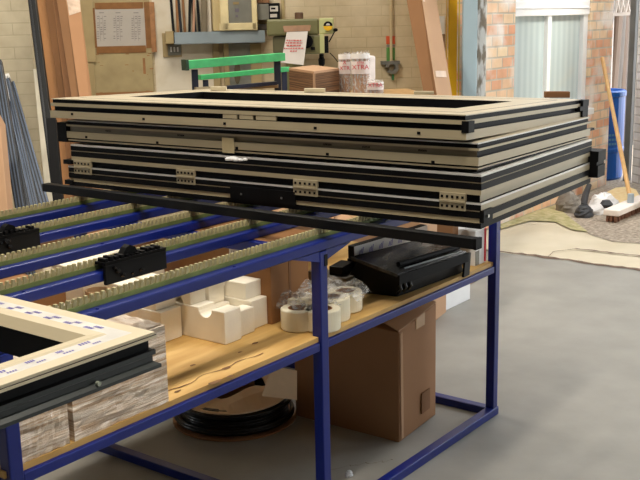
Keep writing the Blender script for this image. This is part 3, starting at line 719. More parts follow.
tag(MB().bar(V(qa.x+.01, qa.y+.01, SZ+hh/2), V(qb.x, qb.y+.01, SZ+hh/2), .03, hh-.001).build('black_profile_length', BLACK, bevel=.002), 'black profile on the shelf under the film covered profile', 'profile')
# items behind the tray
e = tag(MB().box(-.18, -.14, .10, .165, SZ, .80).build('leaning_card_strip', CARD), 'upright strip of brown card behind the black tray', 'card')
m = MB(); m.box(-.128, -.05, .035, .16, SZ, .735)
wb = tag(m.build('white_box', WHITE, bevel=.002), 'white box with red edge on the right end of shelf', 'box')
MB().box(-.0505, -.049, .034, .06, SZ+.01, .735).build('red_stripe', RED, wb); MB().box(-.062, -.049, .0335, .0349, SZ+.005, .735).build('red_stripe', RED, wb)
MB().box(-.129, -.10, .034, .0349, SZ+.002, .66).build('grey_panel', GREYP, wb)
carton('paper_carton', -.55, -.24, .60, .85, SZ, .80, 'pale carton at the back of the shelf behind black tray', CARDL)
carton('open_carton', -.95, -.66, .62, .95, SZ, .78, 'brown carton at the back of shelf behind grey box', CARD)
carton('orange_carton', -1.775, -1.58, .52, .80, SZ, .80, 'orange brown carton at the back behind the wrapped bundle', CARDO, seam=False)
m = MB().lathe((-1.52, .46, SZ), [(0, 0), (.035, 0), (.035, .17), (.03, .17), (.03, .02), (0, .02)], 24)
tag(m.build('card_tube', TAPE, smooth=False), 'upright brown card tube between the carton and white foam', 'tube')
m = MB(); gx = 18
for k in range(1): pass
def lump(name, c, sx, sy, h, mats, label, cat, n=18, seed=1, kind=None):
    rnd = random.Random(seed); vs = []; fs = []; rows = 9
    for j in range(rows+1):
        t = j/rows*PI/2
        for i in range(n):
            a = 2*PI*i/n; q = 1+rnd.uniform(-.12, .12)
            vs.append(V(c[0]+sx*math.cos(a)*math.cos(t)*q, c[1]+sy*math.sin(a)*math.cos(t)*q, c[2]+(h*math.sin(t)*(1+rnd.uniform(-.1, .1)) if j else 0)))
    for j in range(rows):
        for i in range(n): fs.append((j*n+i, j*n+(i+1) % n, (j+1)*n+(i+1) % n, (j+1)*n+i))
    fs.append(tuple(range(n-1, -1, -1))); m = MB().add(vs, fs)
    return tag(m.build(name, mats), label, cat, kind=kind)
lump('bubble_wrap_bundle', (-2.02, .66, SZ), .2, .2, .19, BUBBLE, 'grey bundle in bubble wrap at back of shelf', 'bubble wrap', seed=3)
# cartons and offcuts lying behind the table on the workshop floor
for i, (x, y, Z, w, d, h, mt, lab) in enumerate((
        (66, 228, 4.6, .34, .30, .62, CARD, 'brown carton on the floor behind the table near the profiles'),
        (118, 236, 4.5, .36, .3, .5, CARDL, 'pale open carton on the floor behind the middle rails'),
        (300, 214, 4.9, .42, .34, .66, CARD, 'brown carton on the floor behind the table under the stack'),
        (352, 216, 5.0, .40, .3, .72, CARDL, 'pale brown carton on the floor behind right end of table'))):
    q = dat(x, y, Z); carton('floor_carton', q.x-w/2, q.x+w/2, q.y-d/2, q.y+d/2, 0, q.z+.01, lab, mt, rot=.3*i, grp='cartons behind the table')
# pale boards leaning low at the back right (seen between stack and black bar)
carton('flat_carton_stack', *(lambda q: (q.x-.2, q.x+.2, q.y-.15, q.y+.15))(dat(405, 236, 5.0)), 0, .62, 'stack of flat pale cartons on the floor behind black tray', CARDL, rot=.2)
carton('white_parcel', *(lambda q: (q.x-.16, q.x+.16, q.y-.12, q.y+.12))(dat(436, 236, 5.3)), 0, .56, 'white parcel on the floor behind the flat cartons', WHITE, seam=False)

# ================================================================== UNDER THE TABLE
bx = empty('large_carton', (-.29, .39, 0), 'large brown carton standing on the floor under the shelf', 'carton')
f0 = V(-.44, .165, 0); fr_ = V(-.14, .19, 0); fl = V(-.45, .63, 0); fb = fr_+(fl-f0)
top = lambda p, z, k=.0: V(p.x+k*(-.29-p.x), p.y+k*(.39-p.y), z)
MB().hexa([f0, fr_, fb, fl, top(f0, .415), top(fr_, .445), top(fb, .46), top(fl, .43)]).build('box_body', CARD, bx, bevel=.004)
MB().hexa([f0+V(.012, -.003, .01), f0+V(.03, -.002, .01), f0+V(.03, .0, .01), f0+V(.012, .0, .01), top(f0, .41)+V(.004, -.004, 0), top(f0, .41)+V(.02, -.004, 0), top(f0, .41)+V(.02, 0, 0), top(f0, .41)+V(.004, 0, 0)]).build('corner_seam', CARDL, bx)
MB().hexa([f0+V(.17, .008, .05), f0+V(.24, .0145, .05), f0+V(.24, .018, .05), f0+V(.17, .012, .05), f0+V(.17, .008, .13), f0+V(.24, .0145, .13), f0+V(.24, .018, .13), f0+V(.17, .012, .13)]).build('tape_patch', CARDD, bx)
MB().hexa([f0+V(.13, .008, .39), f0+V(.2, .014, .39), f0+V(.2, .02, .39), f0+V(.13, .012, .39), f0+V(.13, .008, .43), f0+V(.2, .014, .438), f0+V(.2, .02, .438), f0+V(.13, .012, .43)]).build('tape_patch', TAPE, bx)
MB().hexa([top(f0, .417)+V(.0, .0, 0), top(fr_, .447), top(fr_, .447)+V(-.02, .16, .05), top(f0, .417)+V(.02, .15, .04), top(f0, .42), top(fr_, .45), top(fr_, .45)+V(-.02, .16, .052), top(f0, .42)+V(.02, .15, .042)]).build('top_flap', CARDL, bx)
# cable reel
c = V(-.735, .655, 0)
c = (zat(169, 425, 0)+zat(298, 421, 0))*.5; bt = zat(236, 442, 0)
rr = (zat(169, 425, 0)-zat(298, 421, 0)).length/2*.97
dirv = (c-V(CAM.x, CAM.y, 0)).normalized()
c = bt+V(dirv.x, dirv.y, 0)*rr; c.z = 0
re = empty('cable_reel', c, 'cardboard reel wound with black cable on the floor under shelf', 'cable reel')
MB().lathe(c, [(0, .002), (rr, .002), (rr, .008), (0, .008)], 48).build('bottom_disc', CARD, re)
m = MB()
for k in range(9):
    z = .016+k*.0105
    for l in range(2):
        r0 = rr*(.86-.05*l)+random.uniform(-.006, .006)+(.02*math.sin(k*1.2) if l == 0 else 0)
        m.lathe(c, [(r0+.0085*math.cos(t*PI/3), z+.0075*math.sin(t*PI/3)) for t in range(6)], 44, close=True)
m.build('cable_winding', CABLE, re, smooth=True)
MB().lathe(c, [(rr*.30, .009), (rr*.34, .009), (rr*.34, .17), (rr*.30, .17)], 36, close=True).build('hub', CARDD, re)
# ragged upper cardboard flange
n = 40; vs = []
for ring_, (fac, zz) in enumerate(((.50, .150), (.70, .140), (.92, .118), (.92, .112), (.50, .144))):
    for i in range(n):
        a = 2*PI*i/n; j = 1+(.05*math.sin(5*a)+random.uniform(-.03, .03) if ring_ in (0, 4) else 0)
        vs.append(c+V(rr*fac*j*math.cos(a), rr*fac*j*math.sin(a), zz+(.02*math.sin(a*3+1) if ring_ in (0, 1, 4) else 0)+.015*math.cos(a-.6)))
fs = []
for q in range(5):
    for i in range(n): fs.append((q*n+i, q*n+(i+1) % n, ((q+1) % 5)*n+(i+1) % n, ((q+1) % 5)*n+i))
MB().add(vs, fs).build('top_flange', mat('pale_kraft', (240, 210, 172), .8, var=.06), re)
fp = [dat(262, 396, 3.58), dat(297, 400, 3.62), dat(297, 371, 3.60), dat(272, 366, 3.56)]; bk_ = V(F.x, F.y, 0).normalized()*.004
MB().hexa([fp[0], fp[1], fp[1]+bk_, fp[0]+bk_, fp[3], fp[2], fp[2]+bk_, fp[3]+bk_]).build('torn_flap', mat('pale_kraft', (240, 210, 172)), re)
# small bits of litter near the floor bar
q = zat(349, 476, 0); lump('film_scrap', (q.x, q.y, .001), .016, .012, .02, mat('clear_scrap', (190, 192, 196), .2), 'small clear film scrap on the floor under the table', 'film scrap', 9, 5)

# ================================================================== LEFT BACKGROUND
def lean(name, b, t, w, d, mats, label, cat, group=None, side=None, parent=None):
    m = MB().bar(b, t, w, d, side); o = m.build(name, mats, parent, bevel=.003)
    if parent is None: tag(o, label, cat, group)
    return o
def onfloor(x, Z):  # floor point of column x at depth Z
    y = 240; 
    for _ in range(40):
        q = dat(x, y, Z); y += q.z*FPX/Z*.9
    q = dat(x, y, Z); q.z = .004; return q
# bundle of aluminium profiles: extrapolate each lean line down to the floor
def leanline(xt, yt, Zt, xb, yb, Zb):
    a = dat(xt, yt, Zt); b = dat(xb, yb, Zb); d = (b-a); t = (.012-a.z)/d.z; return a+d*t, a
prof = [((-3, 62, 5.0), (22, 214, 4.6), .050, ALUD, 'dark aluminium profile at the left of the leaning bundle'),
        ((1, 76, 5.05), (30, 214, 4.62), .030, ALU, 'blue grey aluminium profile second in the leaning bundle'),
        ((6, 78, 5.1), (37, 213, 4.64), .036, ALUD, 'dark ribbed aluminium profile third in the leaning bundle'),
        ((10, 84, 5.15), (46, 212, 4.68), .050, ALU, 'wide blue grey ribbed profile at right of the leaning bundle')]
cv = F.cross(V(0, 0, 1)).normalized()
for i, (a, b, w, mt, lab) in enumerate(prof):
    fb_, tp = leanline(*a, *b)
    o = lean('aluminium_profile', fb_, tp, w, .03, mt, lab, 'metal profile', 'aluminium profiles leaning on the wall', cv)
    m = MB(); d = (tp-fb_)
    for k in range(3):
        off = cv*(w*(-.3+.3*k)); nrm = d.cross(cv).normalized(); nrm = nrm if nrm.dot(CAM-fb_) > 0 else -nrm
        m.bar(fb_+off+nrm*.016+d*.02, tp+off+nrm*.016, .006, .004, cv)
    m.build('rib', ALU if mt is ALUD else ALUD, o)
    if i in (1, 2): MB().bar(tp-d.normalized()*(.16 if i == 1 else .02), tp+d.normalized()*.01, w*1.15, .036, cv).build('film_wrap', FILM, o)
# brown carton at the left edge
fb_, tp = leanline(-6, 120, 4.55, 4, 235, 4.3)
o = lean('tall_carton', fb_, tp, .075, .10, CARDL, 'brown carton leaning at the left edge before the metal profiles', 'carton', None, cv)
MB().bar(fb_+(tp-fb_)*.45-F*.06, fb_+(tp-fb_)*.6-F*.06, .076, .012, cv).build('tape', mat('glossy_tape', (226, 206, 190), .2), o)
fb_, tp = leanline(-6, 75, 4.8, -1, 235, 4.5)
# white leaning batten and black post
fb_, tp = leanline(37.5, 70, 5.9, 53, 225, 5.3)
lean('white_batten', fb_, tp, .045, .03, mat('white_batten_paint', (200, 194, 176), .6, var=.1), 'white painted batten leaning by the left wall edge', 'batten', None, cv)
fb_, tp = leanline(31.4, -8, 5.35, 60.5, 220, 4.75)
o = lean('black_post', fb_, tp, .040, .05, BLACKP, 'long black profile leaning behind the left ends of the frames', 'metal profile', None, cv)
d = tp-fb_; nrm = d.cross(cv).normalized(); nrm = nrm if nrm.dot(CAM-fb_) > 0 else -nrm
MB().bar(fb_-cv*.008+nrm*.026, tp-cv*.008+nrm*.026, .008, .004, cv).build('groove', ALUD, o)
fb_, tp = leanline(51.5, 119, 4.92, 61.5, 235, 4.72)
lean('black_profile', fb_, tp, .046, .04, BLACK, 'short wide black profile leaning at the left ends of the lower frames', 'metal profile', None, cv)
def ext(t, b):
    d = b-t; k = (.004-t.z)/d.z; return t+d*k
def corner_carton(name, T3, B3, yt, yb, Zt, Zb, dz, label, mats, group=None, up=.2):
    """leaning carton with one long edge towards the camera: left, middle and right edge columns at two picture heights"""
    t = [dat(T3[0], yt, Zt+dz), dat(T3[1], yt, Zt), dat(T3[2], yt, Zt+dz)]
    b = [dat(B3[0], yb, Zb+dz), dat(B3[1], yb, Zb), dat(B3[2], yb, Zb+dz)]
    g = [ext(p, q) for p, q in zip(t, b)]
    for q in g: q.z = .004
    u_ = (t[1]-g[1]).normalized()*up
    e = empty(name, V(g[1].x, g[1].y, 0), label, 'carton', group)
    MB().hexa([g[0], g[1], g[2], g[0]-g[1]+g[2], t[0]+u_, t[1]+u_, t[2]+u_, t[0]-t[1]+t[2]+u_]).build('box_body', mats, e, bevel=.002)
    return e, t, b
TG = 'tall cartons leaning behind the stack'
corner_carton('tall_carton', (28, 36, 46), (42, 49.5, 60), 0, 97, 5.95, 5.65, .05, 'tall orange brown carton leaning right beside the black profile', CARDO, TG)
corner_carton('tall_carton', (45, 53, 60), (58.5, 65.5, 73), 0, 97, 5.85, 5.55, .05, 'tall dark brown carton in the middle of the three leaning cartons', CARDD, TG)
e, t, b = corner_carton('tall_carton', (56, 66, 80.5), (71, 79.5, 92.5), 0, 97, 5.72, 5.42, .06, 'tall carton nearest the paper notice, pale side lit and taped', CARD, TG)
nn = (t[2]-t[1]).cross(b[1]-t[1]).normalized()*.003; nn = nn if nn.dot(CAM-t[1]) > 0 else -nn
fq = lambda p, q: (t[1]+(b[1]-t[1])*p)*(1-q)+(t[2]+(b[2]-t[2])*p)*q+nn
m = MB(); m.add([fq(-.1, .03), fq(-.1, .97), fq(.13, .9), fq(.17, .06)], [(0, 1, 2, 3)]); m.build('tape', mat('silver_tape', (186, 164, 144), .22, var=.3, scale=16), e)

# ---- board with the paper notice
def wbox(mb, x0, y0, x1, y1, o0, o1, mi=0, zb=None):
    s0, z1 = wl(x0, y0, o1); s1, z0 = wl(x1, y1, o1)
    s0 = wl(x0, (y0+y1)/2, o1)[0]; s1 = wl(x1, (y0+y1)/2, o1)[0]
    xm = (x0+x1)/2; z1 = wl(xm, y0, o1)[1]; z0 = wl(xm, y1, o1)[1]
    if zb is not None: z0 = zb
    return mb.hexa([W(s0, o1, z0), W(s1, o1, z0), W(s1, o0, z0), W(s0, o0, z0), W(s0, o1, z1), W(s1, o1, z1), W(s1, o0, z1), W(s0, o0, z1)], mi)
def wtag(o, *a, **k): return tag(o, *a, **k)
m = MB(); wbox(m, 88, -30, 152, 130, .002, .035)
bd = tag(m.build('wall_board', BOARDP, bevel=.003), 'flaking cream painted board on the wall behind the leaning cartons', 'board')
m = MB(); wbox(m, 80, -30, 93, 62, .036, .06); m.build('side_batten', BEIGED, bd); m = MB(); wbox(m, 90, 62, 96, 130, .036, .05); m.build('side_batten', BEIGED, bd)
m = MB(); wbox(m, 95, 92, 153, 99, .036, .042); m.build('lower_lip', PEEL, bd)
m = MB()
for i in range(22):
    x = random.choice((random.uniform(95, 150), random.uniform(94, 100), random.uniform(140, 151))); y = random.choice((random.uniform(53, 56), random.uniform(90, 95), random.uniform(60, 84)))
    wbox(m, x, y, x+random.uniform(1, 4), y+random.uniform(.4, 1.0), .0355, .0362)
wbox(m, 143, 58, 145.5, 74, .0355, .0375); m.build('paint_flake', PEEL, bd)
m = MB(); wbox(m, 94, 8, 146, 47.5, .0362, .0375)
pn = tag(m.build('paper_chart', mat('grey_paper', (178, 170, 160), .7, var=.05)), 'white printed paper chart taped to the cream board', 'notice')
m = MB()
for cx in (101.5, 118, 136):
    wbox(m, cx-2.5, 12.3, cx+2.5, 13.2, .0376, .0379)
    for r in range(11):
        y = 16+r*2.2
        for k in range(3):
            if random.random() < .8: wbox(m, cx-4.5+k*3.4, y, cx-2.2+k*3.4+random.uniform(-.6, .3), y+.8, .0376, .0379)
    for k in range(2): wbox(m, cx-1.8+3.4*k, 15.5, cx-1.5+3.4*k, 41, .0376, .0379)
m.build('printed_table', INK, pn)
for r in ((95, 2.5, 143, 9), (96.5, 46, 146, 53), (90, 8, 96, 48), (145, 2, 151, 48)):
    m = MB(); wbox(m, *r, .0376, .039); m.build('brown_tape', BTAPE, pn)
m = MB(); wbox(m, 150.5, 2, 155.5, 52, .036, .040); m.build('torn_tape', mat('torn_tape', (158, 112, 72), .6, var=.2, scale=30), pn)

m = MB(); wbox(m, 153.5, -60, 213, 130, .0, .0015); struct(m.build('trim_5', mat('white_wall_paint', (222, 212, 192), .7, rgb2=(206, 192, 164), scale=5, thr=(.45, .7), bump=.15, bscale=12)))
# ---- rod rack channel with lengths standing in it
m = MB(); 
wbox(m, 174.5, 31.3, 265, 43.2, .16, .165); wbox(m, 174.5, 42.4, 265, 43.4, .0, .165)
rk = tag(m.build('channel_shelf', CHAN), 'grey metal channel shelf on the wall above the switch', 'shelf')
m = MB(); wbox(m, 165.5, 31.5, 174.3, 43.5, .0, .16); m.build('wooden_bracket', BEIGED, rk)
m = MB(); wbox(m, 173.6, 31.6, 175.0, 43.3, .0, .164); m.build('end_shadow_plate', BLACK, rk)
cols = [BLACKP, PEEL, ALUD, PEEL, BLACKP, mat('pink_brown_strip', (176, 134, 108), .6), ALUD, BLACKP, mat('olive_strip', (120, 108, 86), .6)]
labs = ['thin black strip at left end', 'brown strip second', 'dark strip third', 'brown strip fourth', 'black strip fifth', 'pinkish strip sixth', 'dark strip seventh', 'black strip eighth', 'wide olive strip ninth']
for i in range(9):
    x = 172.6+i*3.7; s0, z0 = wl(x+2, 42.3, .09); st, zt_ = wl(x+random.uniform(-4, 3), -6, .04)
    zb = wl(x, 42.4, .08)[1]
    o = lean('stored_strip', W(s0, .05+.03*(i % 3), zb+.003), W(st, .02+.03*(i % 3), zt_), .018 if i < 8 else .04, .010, cols[i], labs[i]+' from the left standing in the wall channel', 'strip', 'strips standing in the wall channel', WE)
m = MB(); wbox(m, 206, -8, 211, 42, .03, .05); tag(m.build('white_strip', mat('white_strip_paint', (226, 216, 200), .5)), 'white strip standing in the wall channel by the fuse cabinet', 'strip')
# switch
m = MB(); wbox(m, 162.5, 33, 181.5, 57, .0, .018); sw = tag(m.build('light_switch', BEIGED, bevel=.002), 'grey triple light switch under the left end of channel', 'switch')
m = MB(); wbox(m, 167.8, 44.4, 181.2, 55.4, .019, .03); pl = m.build('switch_plate', GREYP, sw, bevel=.003)
for k in range(3):
    m = MB(); wbox(m, 170.2+k*3.3, 47, 172.0+k*3.3, 52, .0305, .036); m.build('rocker', WHITE, pl)
# fuse cabinet with glazed door
m = MB(); wbox(m, 212, -30, 257, 30.5, .0, .17); fc = tag(m.build('fuse_cabinet', BEIGEP, bevel=.004), 'cream fuse cabinet with grey window in its door above channel', 'cabinet')
m = MB(); wbox(m, 219.5, -30, 228, 30.2, .171, .19); wbox(m, 251.5, -30, 256.5, 30.2, .171, .19); wbox(m, 219.5, 23, 256.5, 30.2, .171, .19); dr = m.build('door', mat('cream_door', (222, 204, 156), .5), fc, bevel=.003)
m = MB(); wbox(m, 228, -30, 251.5, 23, .172, .178); m.build('window_pane', mat('grey_pane', (126, 124, 114), .3), dr)
m = MB(); wbox(m, 233, 2, 239, 4.5, .1785, .18, 1); wbox(m, 235, 8.5, 239, 12, .1785, .18, 0); wbox(m, 235.5, 15, 238, 17, .1785, .18, 0); m.build('fuse_label', [mat('purple_label', (112, 104, 116), .5), mat('amber_label', (150, 128, 84), .5)], dr)
# meter
m = MB(); wbox(m, 257.5, 4, 269, 20, .0, .11); wbox(m, 257.8, 24, 267, 30, .0, .08, 1); mt_ = tag(m.build('electricity_meter', [GREYP, mat('dark_brown_box', (66, 58, 48), .6)], bevel=.003), 'grey electricity meter beside the fuse cabinet', 'meter')
m = MB(); wbox(m, 269, 3, 280, 20, .0, .10); fcx = m.build('meter_face', BLACKP, mt_, bevel=.003)
m = MB(); wbox(m, 270, 6, 278, 11.5, .101, .104); m.build('dial_plate', PAPER, fcx); m = MB(); wbox(m, 271, 7.6, 275.5, 9.4, .1045, .106); m.build('counter', BLACK, fcx); m = MB(); wbox(m, 270.2, 14, 277, 17.3, .101, .104); m.build('name_plate', PAPER, fcx)
m = MB(); wbox(m, 256, -30, 269, 2.8, .0, .06); tag(m.build('brown_backing_board', mat('brown_board', (136, 98, 66), .7)), 'brown backing board above the electricity meter', 'board')
m = MB(); wbox(m, 281, -30, 284, 20, 0, .02); tag(m.build('wall_trunking', BEIGEP), 'cream trunking strip on the wall right of the meter', 'trunking')
# panels below the channel
m = MB(); wbox(m, 229, 43.6, 251, 90, .0, .03); pnl = tag(m.build('metal_panel', GREYM, bevel=.002), 'scuffed galvanised metal panel on the wall under the channel', 'panel')
m = MB(); wbox(m, 213.5, 43.6, 220, 100, 0, .035); wbox(m, 224.5, 43.6, 229.5, 100, 0, .05); wbox(m, 251, 43.6, 262, 100, 0, .045); m.build('timber_frame', BEIGED, pnl)
m = MB(); q = [wl(237.3+3.2*math.cos(t*PI/8), 73+11*math.sin(t*PI/8), .032) for t in range(16)]; m.add([W(s, .032, z) for s, z in q]+[W(s, .040, z) for s, z in q], [tuple(range(16)), tuple(range(31, 15, -1))]+[(i, (i+1) % 16, 16+(i+1) % 16, 16+i) for i in range(16)]); m.build('handle', mat('dark_olive_handle', (92, 82, 62), .5), pnl)

# ---- drill press
dp = empty('drill_press', (0, 0, 0), 'olive green pillar drill with pale green head by the back wall', 'drill')
DZ = 6.85
def dpb(x0, y0, x1, y1, Z0, Z1):  # box seen at px rect, front at depth Z0, back at Z1
    a = dat(x0, y1, Z0); b = dat(x1, y1, Z0); t = dat((x0+x1)/2, y0, Z0); lo = dat((x0+x1)/2, y1, Z0).z
    e = V(b.x-a.x, b.y-a.y, 0); n = V(-e.y, e.x, 0).normalized(); n = n if n.dot(a-CAM) > 0 else -n
    return MB().rbox(V(a.x, a.y, lo), e, n, e.length, Z1-Z0, t.z-lo)
q = dat(295, 90, DZ+.18); base_c = V(q.x, q.y, 0); dp.location = base_c
dpb(267, 19, 319, 35.5, DZ, DZ+.24).build('belt_cover', OLIVEG, dp, bevel=.012)
hd = dpb(319.2, 18, 334, 34, DZ-.02, DZ+.22).build('head_nose', PALEG, dp, bevel=.008)
dpb(304, 35.7, 324, 54, DZ+.02, DZ+.22).build('gear_head', OLIVEG, dp, bevel=.006)
dpb(320, 34.2, 324.5, 53, DZ-.01, DZ+.02).build('guide_rail', PALEG, dp)
dpb(324.7, 36, 328.6, 53, DZ+.0, DZ+.06).build('depth_stop', BLACKP, dp)
dpb(273, 36, 300, 53, DZ+.05, DZ+.25).build('motor_box', mat('drill_olive_dark', (96, 92, 66), .5), dp, bevel=.01)
MB().tube([base_c+V(0, 0, .01), base_c+V(0, 0, dat(295, 19, DZ+.18).z-.04)], .055, 18).build('column', OLIVEG, dp, smooth=False)
MB().rbox(base_c-V(.22, .18, 0), V(1, 0, 0), V(0, 1, 0), .44, .36, .06).build('base_plate', OLIVEG, dp, bevel=.01)
q = dat(299, 16, DZ+.12); MB().lathe(V(q.x, q.y, q.z-.035), [(0, .06), (.024, .06), (.03, .055), (.03, 0), (0, 0)], 18).build('motor_cap', mat('brown_cap', (104, 78, 60), .5), dp)
q = dat(321.5, 54, DZ+.1)
MB().lathe(V(q.x, q.y, q.z-.085), [(0, 0), (.012, 0), (.022, .015), (.024, .05), (.016, .06), (.016, .085), (0, .085)], 16).build('chuck', BLACKP, dp)
m = MB(); a = dat(335.5, 30, DZ-.03); m.lathe(a-V(0, 0, .012), [(0, 0), (.013, .004), (.016, .012), (.013, .022), (0, .026)], 12); m.tube([a, dat(329, 42, DZ)], .004, 8); kn = m.build('feed_lever', BLACK, dp)
MB().tube([dat(330, 53, DZ), dat(334, 57, DZ-.02), dat(338, 62, DZ-.03)], .003, 8).build('hand_lever', BLACKP, dp)
bq = dat(328, 26, DZ-.05); ex = (dat(334, 26, DZ-.02)-dat(319, 26, DZ-.02)); ex.z = 0; ex.normalize(); ny = V(-ex.y, ex.x, 0); ny = ny if ny.dot(CAM-bq) > 0 else -ny
def disc(c, r, a0, a1, mt, off, name):
    m = MB(); P = [c+ny*off]+[c+ny*off+ex*(r*math.cos(a0+(a1-a0)*i/16))+V(0, 0, r*math.sin(a0+(a1-a0)*i/16)) for i in range(17)]
    m.add(P, [(0, i, i+1) for i in range(1, 17)]); return m.build(name, mt, hd)
disc(bq, .031, 0, PI, BLACK, .004, 'badge'); disc(bq, .031, PI, 2*PI, YELLOWD, .004, 'badge'); disc(bq+V(0, 0, .004), .014, 0, PI, FILM, .006, 'badge')
m = MB(); q = dat(306.5, 41.5, DZ-.0); m.tube([q-ny*.02, q+ny*.02], .045, 18); m.build('pulley_knob', BLACK, dp)
dpb(311, 47, 315, 50, DZ+.0, DZ+.02).build('power_switch', BLACK, dp)
# hanging notice on the drill
a, b = dat(287, 31, DZ-.06), dat(308, 30, DZ-.06); c_, d_ = dat(303.5, 65, DZ-.10), dat(281, 62.5, DZ-.10)
m = MB(); nn = (b-a).cross(d_-a).normalized()*.003; nn = nn if nn.dot(a-CAM) > 0 else -nn
m.hexa([d_+nn, c_+nn, c_, d_, a+nn, b+nn, b, a]); nt_ = tag(m.build('hanging_notice', PAPER), 'white notice with red lettering hanging on the pillar drill', 'notice')
m = MB(); ta, tb_ = dat(283, 26, DZ-.055), dat(311, 25, DZ-.055); tc_, td_ = dat(310, 31, DZ-.062), dat(284, 32, DZ-.062)
m.hexa([td_+nn, tc_+nn, tc_-nn*.5, td_-nn*.5, ta+nn, tb_+nn, tb_-nn*.5, ta-nn*.5]); m.build('brown_tape', BTAPE, nt_)
m = MB()
rows = ((40.3, (286.5, 302)), (42.8, (285.5, 302)), (45.4, (286.5, 300.5)), (48.2, (284, 303)), (51, (290, 296.5)))
for y, (xa, xb) in rows:
    x = xa
    while x < xb:
        w = random.uniform(1.2, 2.8); w = min(w, xb-x+.3)
        t = (y-31)/33; dep = DZ-.062-.04*t
        P = [dat(x, y+.7, dep-.006), dat(x+w, y+.6, dep-.006), dat(x+w, y-.6, dep-.006), dat(x, y-.5, dep-.006)]; m.add(P, [(0, 1, 2, 3)]); x += w+.7
m.build('red_lettering', REDINK, nt_)

# ---- green trestle
gt = empty('green_trestle', dat(235, 150, 5.6), 'green topped steel trestle stand behind the frame stack', 'trestle'); gt.location.z = 0
def beam(px0, px1, Z0, Z1, h, mt, name):
    a = dat(*px0, Z0); b = dat(*px1, Z1); o = MB().bar(a, b, .05, h, V(0, 0, 1).cross(b-a)).build(name, mt, gt, bevel=.002); return a, b, o
a1, b1, o1 = beam((184.5, 65), (283, 56.7), 5.4, 5.75, .044, GREENP, 'top_rail')
m = MB(); dd = (b1-a1).normalized(); m.bar(a1-dd*.004, a1+dd*.012, .056, .058, V(0, 0, 1).cross(dd)); m.build('end_plate', mat('dark_green', (36, 62, 40), .5), o1)
a2, b2, o2 = beam((199, 77.5), (288, 69), 5.85, 6.15, .028, GREENP, 'top_rail')
def tleg(x, Z, ytop, w, mt=NAVY):
    t = dat(x, ytop, Z); b = V(t.x, t.y, 0); MB().bar(b, t, w, w, WE).build('leg', mt, gt, bevel=.002)
tleg(194.5, 5.46, 69.5, .035); tleg(277, 5.76, 58, .036); tleg(205.5, 5.87, 80, .032); tleg(284, 6.13, 71.5, .032)
MB().bar(dat(227, 87.5, 5.55), dat(276, 83, 5.72), .03, .02).build('brace', NAVY, gt)
MB().bar(dat(195, 89, 5.46), dat(277, 86, 5.76), .03, .02).build('brace', mat('beige_brace', (186, 170, 140), .6), gt)
# ---- packing bench behind the table with bundles on it
bz = dat(320, 95, 5.2).z-.03
be = empty('packing_bench', V(1.25, 1.75, 0), 'plain timber packing bench behind the stack of frames', 'bench')
bc = dat(345, 90, 5.65); ev = WE; nv = -WN
o = MB().rbox(V(bc.x, bc.y, bz-.04)-ev*.42-nv*.25, ev, nv, .84, .5, .04).build('bench_top', PLYE, be)
for i in (0, 1):
    for j in (0, 1): MB().rbox(V(bc.x, bc.y, 0)-ev*(.40-.74*i)-nv*(.23-.41*j), ev, nv, .05, .05, bz-.041).build('leg', PLYE, be)
def ztop(P, y):
    lo, hi = -1., 4.
    for _ in range(50):
        mid = (lo+hi)/2; q = V(P.x, P.y, mid)-CAM
        if 240-FPX*q.dot(U)/q.dot(F) > y: lo = mid
        else: hi = mid
    return lo
# flat packed card bundle, corner towards the camera
cc = dat(314.5, 95, 5.32); cl = dat(289.5, 92, 5.75); cr_ = dat(339.5, 92, 5.6)
hb = ztop(cc, 71)-bz-.014
c0 = V(cc.x, cc.y, bz); e1 = V(cl.x-cc.x, cl.y-cc.y, 0); e2_ = V(cr_.x-cc.x, cr_.y-cc.y, 0)
cbn = empty('card_bundle', c0, 'strapped bundle of flat brown cartons on the bench', 'card bundle')
z1 = V(0, 0, hb)
MB().hexa([c0, c0+e2_, c0+e1+e2_, c0+e1, c0+z1, c0+e2_+z1, c0+e1+e2_+z1, c0+e1+z1]).build('flat_cartons', KRAFTSTACK, cbn)
z2 = V(0, 0, hb+.012); MB().hexa([c0+z1, c0+e2_+z1, c0+e1+e2_+z1, c0+e1+z1, c0+z2, c0+e2_+z2, c0+e1+e2_+z2, c0+e1+z2]).build('top_sheet', CARDL, cbn)
tc = V(CAM.x-c0.x, CAM.y-c0.y, 0).normalized()*.004
MB().bar(c0+tc, c0+tc+z1, .012, .006, ev).build('strap', CARDL, cbn)
